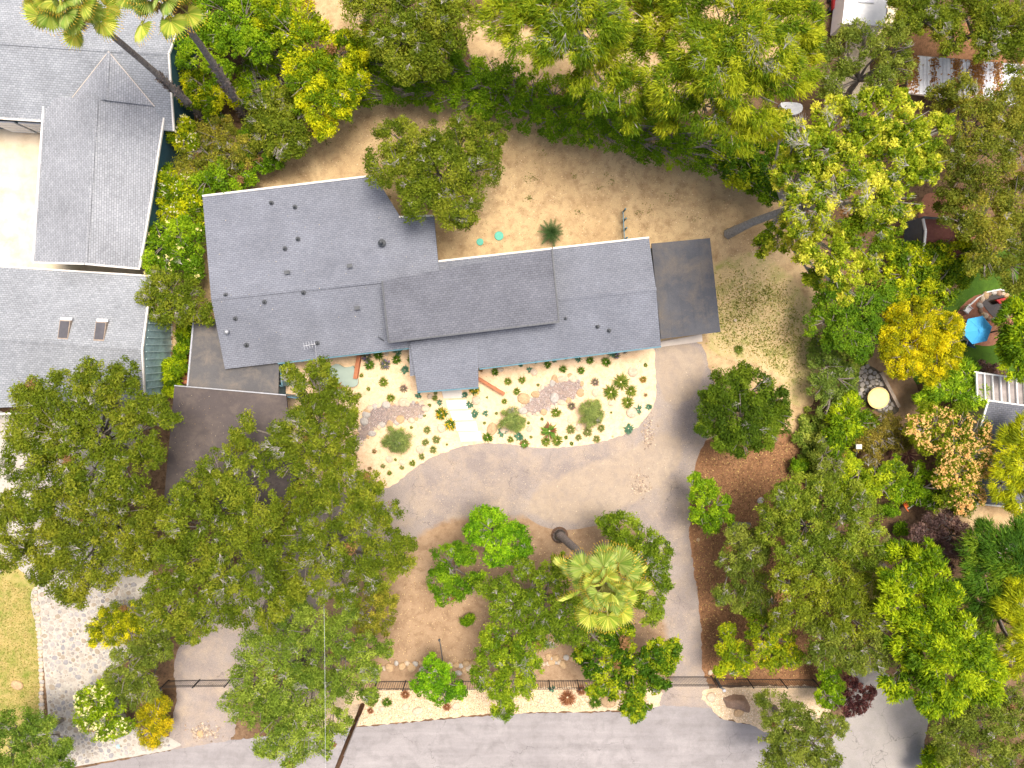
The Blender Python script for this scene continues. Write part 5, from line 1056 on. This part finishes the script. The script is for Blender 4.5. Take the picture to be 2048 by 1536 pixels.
T_('tall golden green tree with whitish branches right of the back yard', 'yellow', [(1620, 300, 50), (1670, 235, 42), (1730, 230, 50), (1800, 245, 48), (1865, 262, 34), (1590, 355, 46), (1690, 320, 62), (1780, 320, 62), (1840, 330, 44), (1610, 420, 54), (1700, 400, 66), (1790, 395, 50), (1560, 470, 38), (1640, 490, 56), (1720, 480, 56), (1780, 440, 34), (1680, 550, 38), (1735, 540, 28), (1625, 560, 22), (1520, 490, 22), (1560, 250, 28), (1890, 245, 14), (1590, 270, 30), (1690, 590, 18), (1800, 195, 16)], 14, base=(1456, 468), domed=.28, seed=31, tr=.32)
T_('large olive tree along the upper right edge', 'oakgrey', [(1950, 240, 50), (2010, 210, 50), (1900, 300, 34), (1970, 320, 56), (2040, 290, 56), (1920, 370, 42), (1920, 180, 30), (2060, 200, 40), (1880, 200, 28)], 8.5, kindcols=[(.07, .09, .018), (.14, .16, .03), (.24, .22, .05)], gap=.1)
T_('second olive tree below it at the right edge beyond the shed', 'oakgrey', [(1960, 420, 52), (2030, 400, 54), (1990, 490, 48), (2050, 490, 46), (1910, 440, 30), (2030, 550, 34), (1900, 400, 30), (1960, 530, 30)], 7, kindcols=[(.07, .09, .018), (.14, .16, .03), (.24, .22, .05)], gap=.1)
S_('broad yellow green shrub just below the shed', 'glossy', [(1810, 520, 34), (1850, 540, 40), (1900, 515, 40), (1940, 505, 30), (1830, 575, 36), (1880, 570, 36), (1920, 545, 30), (1860, 605, 28), (1870, 500, 34), (1795, 555, 30), (1800, 590, 22), (1790, 505, 22)], 3.4, kindcols=[(.05, .10, .008), (.16, .22, .014), (.36, .38, .02)])
S_('leafy green tree at the edge of the dry yard below the tall golden tree', 'hedge', [(1660, 610, 40), (1720, 620, 42), (1690, 665, 44), (1640, 650, 30), (1745, 660, 30), (1650, 560, 30), (1750, 590, 36), (1720, 700, 24)], 4.5, name='tree', cat='tree', kindcols=[(.045, .10, .008), (.09, .165, .012), (.16, .23, .02)])
S_('grey green shrub bank below the leafy tree at the yard edge', 'oakgrey', [(1650, 730, 34), (1640, 770, 32), (1680, 760, 30), (1655, 810, 30), (1690, 800, 24), (1640, 700, 26)], 2.6, kindcols=[(.07, .11, .03), (.12, .17, .05), (.18, .23, .08)])
plant('ivy', 'variegated ivy sheet covering the bank beside the mulch', 'ivy', 'ivy', [(1690, 720, 24), (1715, 710, 20), (1700, 750, 18), (1625, 840, 26), (1615, 880, 26), (1640, 860, 26), (1610, 920, 24), (1635, 900, 22), (1625, 950, 18), (1595, 940, 16), (1700, 830, 16)], 1.0, sub=4, stuff=True)
S_('bright green shrub beside the crazy paving', 'lime', [(1680, 830, 28), (1720, 850, 24), (1690, 860, 26), (1700, 805, 18), (1660, 870, 18), (1675, 900, 14)], 2.8)
S_('dark grey green shrub above the right oaks', 'oakgrey', [(1655, 880, 24), (1645, 910, 28), (1665, 930, 26), (1640, 945, 20)], 2.6)
S_('brownish green shrub under the round straw table', 'olive', [(1750, 850, 24), (1765, 875, 28), (1740, 880, 26), (1740, 905, 30), (1775, 850, 24), (1795, 880, 26), (1720, 890, 22)], 2.4, kindcols=[(.08, .07, .02), (.16, .14, .04), (.26, .20, .07)])
T_('dense golden yellow tree at the right, left of the blue umbrella', 'golden', [(1785, 645, 34), (1800, 720, 34), (1885, 685, 28), (1800, 640, 32), (1840, 630, 34), (1790, 690, 34), (1840, 670, 42), (1890, 660, 34), (1880, 700, 40), (1830, 710, 40), (1860, 740, 30), (1895, 715, 24), (1815, 735, 22), (1895, 645, 18), (1775, 670, 20)], 4.6)
S_('leaf green shrub below the golden tree', 'lime', [(1900, 770, 28), (1930, 750, 26), (1960, 790, 22), (1870, 780, 24), (1920, 795, 26), (1850, 800, 18)], 3.0, kindcols=[(.07, .14, .01), (.17, .26, .02), (.30, .38, .03)])
T_('broad shrub covered in peach blossoms at the right', 'flowery', [(1860, 840, 34), (1910, 850, 36), (1950, 860, 28), (1850, 880, 30), (1900, 900, 40), (1945, 910, 32), (1830, 850, 22), (1920, 950, 40), (1880, 950, 26), (1900, 990, 30), (1940, 990, 26), (1925, 1015, 18), (1960, 940, 18)], 4.4, name='flowering_shrub', cat='shrub', flowers=((.84, .54, .20), .8, .125, 8))
S_('yellow green bushy shrub left of the maroon spiky plants', 'shrub', [(1710, 945, 28), (1750, 955, 30), (1785, 945, 22), (1730, 975, 28), (1770, 975, 24), (1700, 975, 24), (1790, 930, 20), (1690, 930, 20)], 2.6, kindcols=[(.08, .14, .01), (.20, .26, .02), (.34, .38, .03)])
S_('soft green shrub between the spiky plants and orange chair', 'shrub', [(1820, 950, 28), (1850, 970, 30), (1830, 990, 26), (1870, 1000, 22), (1790, 985, 16)], 2.6)
S_('yellow feathery tree over the lower right grey roof', 'feather', [(2030, 880, 34), (2050, 930, 36), (2010, 930, 26), (2040, 990, 34), (2060, 860, 34), (2000, 980, 18)], 6, name='tree', cat='tree')
S_('lime green tree at the right edge beside the lawn', 'lime', [(2030, 640, 40), (2050, 690, 44), (2015, 695, 24), (2055, 610, 36), (2030, 730, 26)], 5, name='tree', cat='tree')
S_('small purplish low plant row above the pergola', 'purple', [(1965, 733, 12), (1985, 740, 12), (2000, 745, 10)], .8, name='plant', cat='plant', trunk=False)
S_('dark wine leaved shrub at the far right below the grey roof', 'purple', [(1860, 1060, 34), (1905, 1070, 34), (1870, 1100, 34), (1915, 1110, 28), (1885, 1135, 20), (1835, 1065, 20), (1895, 1040, 22)], 3.6)
T_('dark green feathery conifer at the far right', 'cypress', [(1970, 1080, 40), (2010, 1110, 46), (1960, 1140, 40), (2020, 1180, 50), (1970, 1200, 40), (2050, 1100, 40), (2040, 1060, 26), (1930, 1180, 24)], 8)
T_('yellow feathery conifer at the right edge', 'feather', [(2035, 1160, 30), (2030, 1210, 34), (2050, 1260, 40), (2030, 1300, 30), (2055, 1340, 30)], 9)
T_('lush bright lime tree in the lower right', 'lime', [(1810, 1120, 34), (1850, 1110, 30), (1790, 1160, 34), (1850, 1160, 40), (1880, 1190, 36), (1800, 1220, 40), (1860, 1240, 46), (1910, 1260, 40), (1950, 1300, 42), (1860, 1300, 44), (1810, 1290, 34), (1900, 1340, 48), (1960, 1370, 40), (1840, 1370, 44), (1790, 1370, 30), (1900, 1400, 34), (1990, 1330, 26), (1790, 1100, 22), (1860, 1410, 22), (1950, 1290, 30)], 9, seed=41, base=(1760, 1130))
T_('dark dense round tree beside the driveway, standing alone', 'oakdark', [(1450, 785, 44), (1505, 775, 42), (1480, 835, 58), (1430, 830, 34), (1535, 830, 42), (1480, 880, 34), (1440, 870, 26), (1525, 870, 32), (1550, 800, 24), (1480, 750, 24), (1405, 855, 14), (1425, 790, 24)], 5.6, seed=51)
T_('small bright oak at the corner of the mulch and driveway', 'shrub', [(1405, 990, 30), (1430, 1010, 28), (1395, 1030, 20), (1440, 1030, 24), (1390, 970, 16), (1420, 1045, 18)], 4.2, name='oak_tree')
T_('spreading oak over the right mulch, upper one', 'oak', [(1600, 985, 44), (1560, 1010, 38), (1650, 990, 44), (1700, 1010, 44), (1540, 1050, 34), (1610, 1050, 50), (1680, 1060, 50), (1740, 1040, 34), (1590, 1100, 40), (1650, 1110, 46), (1720, 1100, 40), (1570, 990, 26)], 8, base=(1560, 1050), seed=61, kindcols=[(.065, .10, .014), (.13, .175, .025), (.21, .24, .045)])
T_('slim oak with pale twigs in the mulch strip', 'oakgrey', [(1480, 1080, 34), (1500, 1110, 36), (1460, 1120, 28), (1500, 1160, 34), (1470, 1190, 26), (1520, 1200, 28), (1440, 1195, 16), (1520, 1080, 24)], 6, base=(1475, 1080))
T_('spreading oak over the right mulch, lower one', 'oak', [(1620, 1160, 42), (1680, 1170, 44), (1570, 1160, 34), (1730, 1180, 34), (1650, 1220, 46), (1710, 1240, 42), (1590, 1220, 30), (1760, 1230, 30), (1560, 1240, 24)], 8, base=(1580, 1150), seed=62, kindcols=[(.075, .10, .012), (.15, .185, .022), (.25, .265, .04)])
T_('grey green oak above the purple shrub by the lane', 'oakgrey', [(1640, 1275, 36), (1690, 1290, 42), (1740, 1290, 36), (1640, 1310, 28), (1710, 1320, 30), (1760, 1320, 24), (1790, 1290, 24)], 7.5)
T_('young yellowish oak left of the lower mulch', 'shrub', [(1450, 1290, 22), (1475, 1310, 26), (1460, 1330, 22), (1455, 1260, 16), (1490, 1330, 16), (1440, 1340, 12)], 4, name='oak_tree', kindcols=[(.09, .14, .01), (.22, .27, .015), (.40, .38, .02)])
T_('yellow green oak at the lower mulch by the fence end', 'shrub', [(1530, 1250, 26), (1560, 1280, 30), (1540, 1310, 30), (1580, 1310, 24), (1505, 1260, 16), (1520, 1300, 20), (1500, 1225, 14)], 5, name='oak_tree', kindcols=[(.07, .12, .01), (.19, .24, .015), (.38, .36, .02)])
S_('bright green bush at the right end of the iron fence', 'shrub', [(1655, 1345, 20), (1665, 1370, 24), (1650, 1390, 22), (1668, 1400, 18)], 3)
S_('dark purple barberry beside the lane', 'purple', [(1705, 1370, 22), (1695, 1395, 24), (1715, 1400, 22), (1700, 1420, 14), (1735, 1385, 14)], 2.2, kindcols=[(.04, .015, .03), (.09, .035, .06), (.15, .06, .09)])
T_('oak hanging over the street at the bottom right of the gate', 'oakgrey', [(1560, 1420, 36), (1600, 1440, 34), (1540, 1460, 30), (1580, 1490, 40), (1630, 1490, 36), (1550, 1520, 34), (1610, 1530, 36), (1660, 1520, 26), (1530, 1400, 16), (1650, 1450, 22), (1680, 1450, 18)], 6.5)
T_('grey green oak in the bottom right corner', 'oakgrey', [(1920, 1440, 38), (1970, 1430, 42), (2030, 1430, 44), (1900, 1490, 36), (1960, 1500, 46), (2030, 1510, 50), (1900, 1530, 26), (1880, 1460, 22), (2010, 1380, 30)], 6)
S_('bright yellow green bush at the bottom right beside the lane', 'lime', [(1865, 1515, 22), (1890, 1530, 24), (1860, 1540, 20)], 2.2)
# centre island
T_('bright green young tree in the driveway island, upper one', 'shrub', [(985, 1060, 38), (1025, 1075, 34), (965, 1035, 24), (1000, 1100, 36), (1040, 1100, 26), (955, 1065, 26), (985, 1030, 20)], 5.2, name='oak_tree', kindcols=[(.05, .13, .008), (.12, .24, .012), (.23, .35, .02)])
T_('bright green young tree left in the driveway island', 'shrub', [(900, 1120, 34), (880, 1160, 30), (910, 1175, 26), (930, 1110, 22), (950, 1165, 24), (890, 1190, 18)], 5, name='oak_tree', kindcols=[(.05, .11, .008), (.11, .20, .012), (.20, .29, .02)])
T_('oak right of the central palm beside the driveway', 'oak', [(1250, 1060, 36), (1290, 1080, 30), (1270, 1120, 40), (1300, 1140, 32), (1290, 1190, 34), (1240, 1160, 40), (1300, 1225, 26), (1215, 1045, 24), (1220, 1210, 30), (1320, 1100, 24), (1250, 1100, 30), (1325, 1165, 22)], 6, kindcols=[(.055, .095, .010), (.12, .18, .018), (.20, .25, .035)])
T_('oak left of the central palm', 'oak', [(1060, 1170, 36), (1100, 1150, 28), (1030, 1210, 34), (1080, 1220, 44), (1130, 1200, 34), (1150, 1250, 40), (1100, 1260, 36), (1190, 1270, 30), (1120, 1125, 22), (1010, 1180, 30), (1045, 1135, 22), (1000, 1220, 22), (975, 1175, 22)], 6, kindcols=[(.055, .095, .010), (.12, .18, .018), (.20, .25, .035)], seed=71)
T_('yellow green oak straddling the fence below the central oaks', 'oak', [(1030, 1270, 30), (1050, 1300, 34), (1010, 1320, 28), (1030, 1350, 34), (1000, 1380, 32), (1050, 1370, 24), (1010, 1415, 24), (985, 1270, 28), (1065, 1260, 26), (965, 1350, 24), (1060, 1330, 28), (980, 1310, 28)], 6, kindcols=[(.065, .12, .010), (.15, .215, .018), (.26, .31, .03)], seed=72)
S_('single leafy sprout on the bare soil of the island', 'shrub', [(938, 1238, 6), (930, 1243, 4)], .8, trunk=False)
T_('dark glossy tree at the fence beside the street', 'glossy', [(1190, 1320, 34), (1230, 1290, 36), (1215, 1350, 38), (1270, 1330, 38), (1250, 1380, 42), (1310, 1300, 26), (1310, 1350, 34), (1345, 1300, 20), (1280, 1410, 26), (1190, 1370, 22), (1325, 1330, 24), (1265, 1420, 20), (1165, 1310, 18), (1240, 1270, 28)], 6, seed=81)
T_('young bright tree in front of the rock wall at the fence', 'shrub', [(870, 1350, 30), (900, 1370, 26), (850, 1375, 22), (885, 1385, 22), (865, 1325, 18), (920, 1385, 14)], 4, kindcols=[(.05, .13, .008), (.11, .23, .012), (.20, .33, .02)])
# left oaks
T_('huge oak at left hanging over the skylight house roof', 'oak', [(80, 810, 44), (140, 790, 50), (200, 760, 44), (250, 745, 30), (250, 800, 46), (310, 820, 34), (60, 860, 48), (130, 860, 58), (210, 860, 58), (290, 870, 46), (50, 930, 44), (120, 940, 56), (190, 950, 56), (260, 940, 46), (340, 840, 18), (300, 915, 24), (70, 1000, 46), (60, 780, 30)], 10, base=(250, 900), seed=91, domed=.25)
T_('big oak at left below the first, over the stone driveway', 'oak', [(130, 1020, 54), (200, 1020, 54), (260, 1010, 44), (40, 1060, 44), (100, 1090, 52), (170, 1100, 56), (240, 1080, 46), (140, 1160, 44), (150, 1195, 22), (20, 1110, 36), (210, 1140, 34), (290, 1060, 40), (80, 1150, 24), (325, 1090, 38), (310, 1020, 26), (280, 1120, 34), (20, 1010, 30)], 9, base=(240, 1050), seed=92, gap=.16, kindcols=[(.065, .09, .012), (.13, .155, .02), (.21, .215, .035)])
T_('tall oak reaching over the front patio beside the sand garden', 'oak', [(640, 745, 24), (655, 770, 28), (680, 800, 34), (650, 830, 36), (610, 810, 30), (700, 840, 24), (600, 860, 38), (650, 880, 40), (560, 880, 34), (690, 890, 26), (520, 900, 30), (485, 850, 24), (580, 925, 42), (640, 940, 44), (690, 950, 36), (740, 965, 24), (600, 770, 16), (580, 745, 14), (590, 1000, 40)], 9, base=(640, 930), seed=93, gap=.16)
T_('wide oak in the left middle with many pale twigs', 'oak', [(440, 930, 38), (490, 960, 44), (400, 980, 42), (450, 1010, 50), (520, 1020, 48), (390, 1050, 44), (460, 1080, 52), (530, 1090, 46), (390, 1120, 46), (450, 1150, 48), (520, 1160, 40), (470, 885, 18), (370, 990, 22), (360, 1180, 40), (420, 1220, 44), (350, 1230, 34), (490, 1220, 38), (380, 1270, 24), (345, 1110, 34), (350, 1040, 30), (560, 1200, 30), (540, 1235, 24), (320, 1180, 34), (310, 1240, 26)], 10, base=(520, 1030), seed=94, gap=.14)
T_('oak reaching right over the driveway, tips by the bare soil', 'oak', [(610, 1060, 44), (670, 1030, 44), (730, 1040, 38), (780, 1080, 28), (650, 1110, 46), (720, 1110, 40), (600, 1140, 40), (690, 1170, 30), (770, 1140, 30), (805, 1120, 22), (560, 1120, 36), (740, 1000, 30), (650, 980, 34), (780, 1020, 22), (745, 1160, 20), (640, 1185, 22), (560, 1060, 34), (590, 1180, 24), (710, 980, 24), (700, 1190, 22), (810, 1090, 16)], 9.5, base=(660, 1080), seed=95, gap=.16)
T_('pale olive tree between the oaks and the bare soil', 'olive', [(740, 1210, 32), (765, 1240, 30), (730, 1250, 26), (750, 1180, 22), (780, 1200, 16)], 5)
T_('large soft green oak hanging over the street at the bottom', 'oakgrey', [(560, 1250, 40), (620, 1250, 42), (680, 1270, 38), (520, 1300, 42), (580, 1310, 50), (650, 1320, 50), (710, 1310, 34), (500, 1360, 40), (560, 1380, 50), (630, 1390, 50), (690, 1370, 36), (500, 1420, 34), (560, 1440, 44), (620, 1450, 44), (540, 1490, 30), (590, 1500, 34), (680, 1440, 26), (650, 1490, 24), (770, 1300, 20), (740, 1340, 20), (460, 1400, 20), (730, 1290, 26), (600, 1210, 30), (560, 1210, 24), (690, 1225, 26), (740, 1390, 16)], 8, base=(640, 1260), seed=96, gap=.08, kindcols=[(.07, .115, .022), (.14, .195, .04), (.23, .28, .075)])
T_('oak between the stone driveway and the left gate', 'oakgrey', [(250, 1320, 28), (290, 1310, 34), (240, 1355, 30), (290, 1350, 34), (310, 1280, 24), (270, 1385, 30), (330, 1300, 18), (300, 1380, 22), (320, 1250, 24), (300, 1215, 30)], 5.5)
S_('rounded yellow shrub on the stone driveway, upper one', 'golden', [(205, 1250, 28), (230, 1230, 30), (260, 1220, 30), (230, 1265, 28), (280, 1235, 26), (270, 1265, 24), (190, 1275, 16)], 3, kindcols=[(.08, .11, .008), (.26, .27, .012), (.52, .47, .03)])
S_('rounded shrub with cream star flowers on the stone driveway', 'shrub', [(190, 1390, 30), (220, 1420, 36), (180, 1430, 32), (240, 1450, 26), (200, 1460, 24), (170, 1400, 18), (215, 1380, 24)], 3, flowers=((.88, .80, .42), .42, .18, 3), kindcols=[(.07, .12, .01), (.15, .22, .015), (.25, .32, .02)])
S_('golden orange rounded shrub beside the left driveway mouth', 'golden', [(305, 1425, 30), (320, 1450, 24), (295, 1465, 26), (320, 1410, 22), (305, 1480, 16)], 2.4, kindcols=[(.13, .14, .01), (.28, .25, .012), (.42, .34, .02)])
T_('green oak in the bottom left corner', 'oakgrey', [(30, 1450, 38), (80, 1450, 34), (20, 1500, 44), (80, 1500, 42), (120, 1520, 28), (50, 1540, 40), (130, 1490, 14)], 5.5, kindcols=[(.055, .10, .02), (.11, .17, .035), (.18, .23, .06)])
# dark understorey plants in the remaining gaps
S_('low dark undergrowth between the right oaks and shrubs', 'hedge', [(1600, 1000, 18), (1690, 990, 18), (1640, 970, 16), (1780, 1020, 16), (1800, 1060, 14), (1600, 930, 14)], 1.4, trunk=False)
S_('bushy low growth at the far right above the conifer', 'oakgrey', [(1900, 1310, 24), (1960, 1240, 24), (1925, 1230, 20), (2000, 1420, 24), (1990, 1270, 26)], 3.5)

# ------------------------------------------------------------------ litter, chips and grass
def scatter(pl, n, seed, z=.03):
    r = np.random.default_rng(seed); xs = [p[0] for p in pl]; ys = [p[1] for p in pl]; o = []
    while len(o) < n:
        x, y = r.uniform(min(xs), max(xs)), r.uniform(min(ys), max(ys))
        if inside(x, y, pl): o.append(tuple(P(x, y, z)))
    return np.array(o)
flecks('bark_chips', scatter([(1405, 900), (1590, 880), (1640, 1000), (1690, 1350), (1418, 1355), (1390, 1150), (1384, 980)], 16000, 1), .085, [(.33, .17, .08), (.18, .09, .045), (.42, .25, .12), (.62, .46, .18), (.10, .06, .035)], None, 'orange brown bark chips over the right bed', 'mulch')
flecks('fallen_leaves', scatter([(830, 1110), (1100, 1060), (1320, 1070), (1330, 1340), (760, 1340), (800, 1180)], 3500, 2), .07, [(.62, .48, .28), (.30, .17, .09), (.72, .56, .30)], None, 'fallen leaves on the brown soil island', 'leaves')
flecks('yard_debris', scatter([(500, 380), (660, 240), (760, 205), (1200, 300), (1480, 380), (1600, 600), (1600, 850), (1450, 700), (1440, 480), (880, 500), (700, 330)], 6000, 3), .06, [(.72, .55, .34), (.30, .18, .09), (.16, .15, .04), (.78, .70, .55)], None, 'dry debris scattered over the back yard dirt', 'debris')
r = np.random.default_rng(6); cen = scatter([(1440, 560), (1500, 540), (1600, 620), (1615, 790), (1520, 710), (1440, 690)], 60, 7); pts = np.concatenate([c+r.normal(0, .55, (90, 3))*np.array([1, 1, 0]) for c in cen]); pts[:, 2] = .03
flecks('weeds', pts, .10, [(.16, .22, .03), (.26, .28, .05), (.34, .30, .08)], None, 'patchy green weeds on the dry yard at right', 'weeds', up=.5, mat=LEAF)
cen = scatter([(540, 380), (700, 240), (1000, 260), (1300, 330), (1400, 440), (1100, 440)], 26, 9); pts = np.concatenate([c+r.normal(0, .18, (22, 3))*np.array([1, 1, 0]) for c in cen]); pts[:, 2] = .03
flecks('yard_weeds', pts, .09, [(.12, .17, .03), (.20, .22, .05)], None, 'tiny weed patches on the back yard dirt', 'weeds', up=.5, mat=LEAF)
flecks('lawn_blades', scatter([(-40, 1140), (70, 1180), (80, 1420), (-40, 1480)], 9000, 5), .07, [(.30, .30, .07), (.44, .36, .13), (.18, .24, .03)], None, 'short dry grass of the left lawn', 'grass', up=.6, mat=LEAF)
flecks('roof_litter', np.array([tuple(P(x, y, zA(x, y)+.015)) for x, y in zip(r.uniform(430, 860, 90), r.uniform(430, 680, 90))]), .05, [(.6, .5, .35), (.5, .45, .4)], None, 'specks of leaf litter on the main roof', 'litter')
flecks('sand_debris', scatter([(730, 720), (1295, 705), (1300, 820), (1180, 880), (950, 880), (780, 955), (700, 930), (730, 800)], 2600, 31), .05, [(.55, .38, .22), (.40, .26, .15), (.85, .75, .6), (.25, .2, .08)], None, 'small bits of debris on the cream sand garden', 'debris')
flecks('drive_grit', scatter([(1250, 900), (1300, 850), (1390, 700), (1390, 1000), (1380, 1300), (1340, 1300), (1300, 1060), (1100, 1040), (850, 1060), (760, 1050), (880, 930)], 2000, 32), .055, [(.55, .45, .33), (.22, .17, .12), (.68, .58, .45), (.3, .25, .2)], None, 'grit and dry leaves scattered over the driveway', 'grit')
r5 = np.random.default_rng(55); rub = [(float(1281+r5.normal(0, 9)), float(968+r5.normal(0, 12)), float(r5.uniform(.8, 2.2))) for _ in range(170)]+[(float(1296+r5.normal(0, 7)), float(868+r5.normal(0, 14)), float(r5.uniform(.8, 2.4))) for _ in range(130)]+[(float(410+r5.normal(0, 14)), float(1464+r5.normal(0, 8)), float(r5.uniform(.8, 2.6))) for _ in range(200)]
many_discs('rubble', rub, None, .02, .8, [(.45, .34, .24), (.55, .44, .32), (.33, .25, .19)], 'small rubble broken out of the driveway surface', 'rubble', 5)
flecks('flat_roof_litter', np.array([tuple(P(x, y, 2.93)) for x, y in zip(r.uniform(345, 480, 160), r.uniform(790, 1000, 160))]), .05, [(.5, .42, .3), (.3, .2, .1)], None, 'dry leaves lying on the brown carport roof', 'litter')
flush_labels()
print('leaf triangles', NT, 'seconds', round(time.time()-T0, 1))
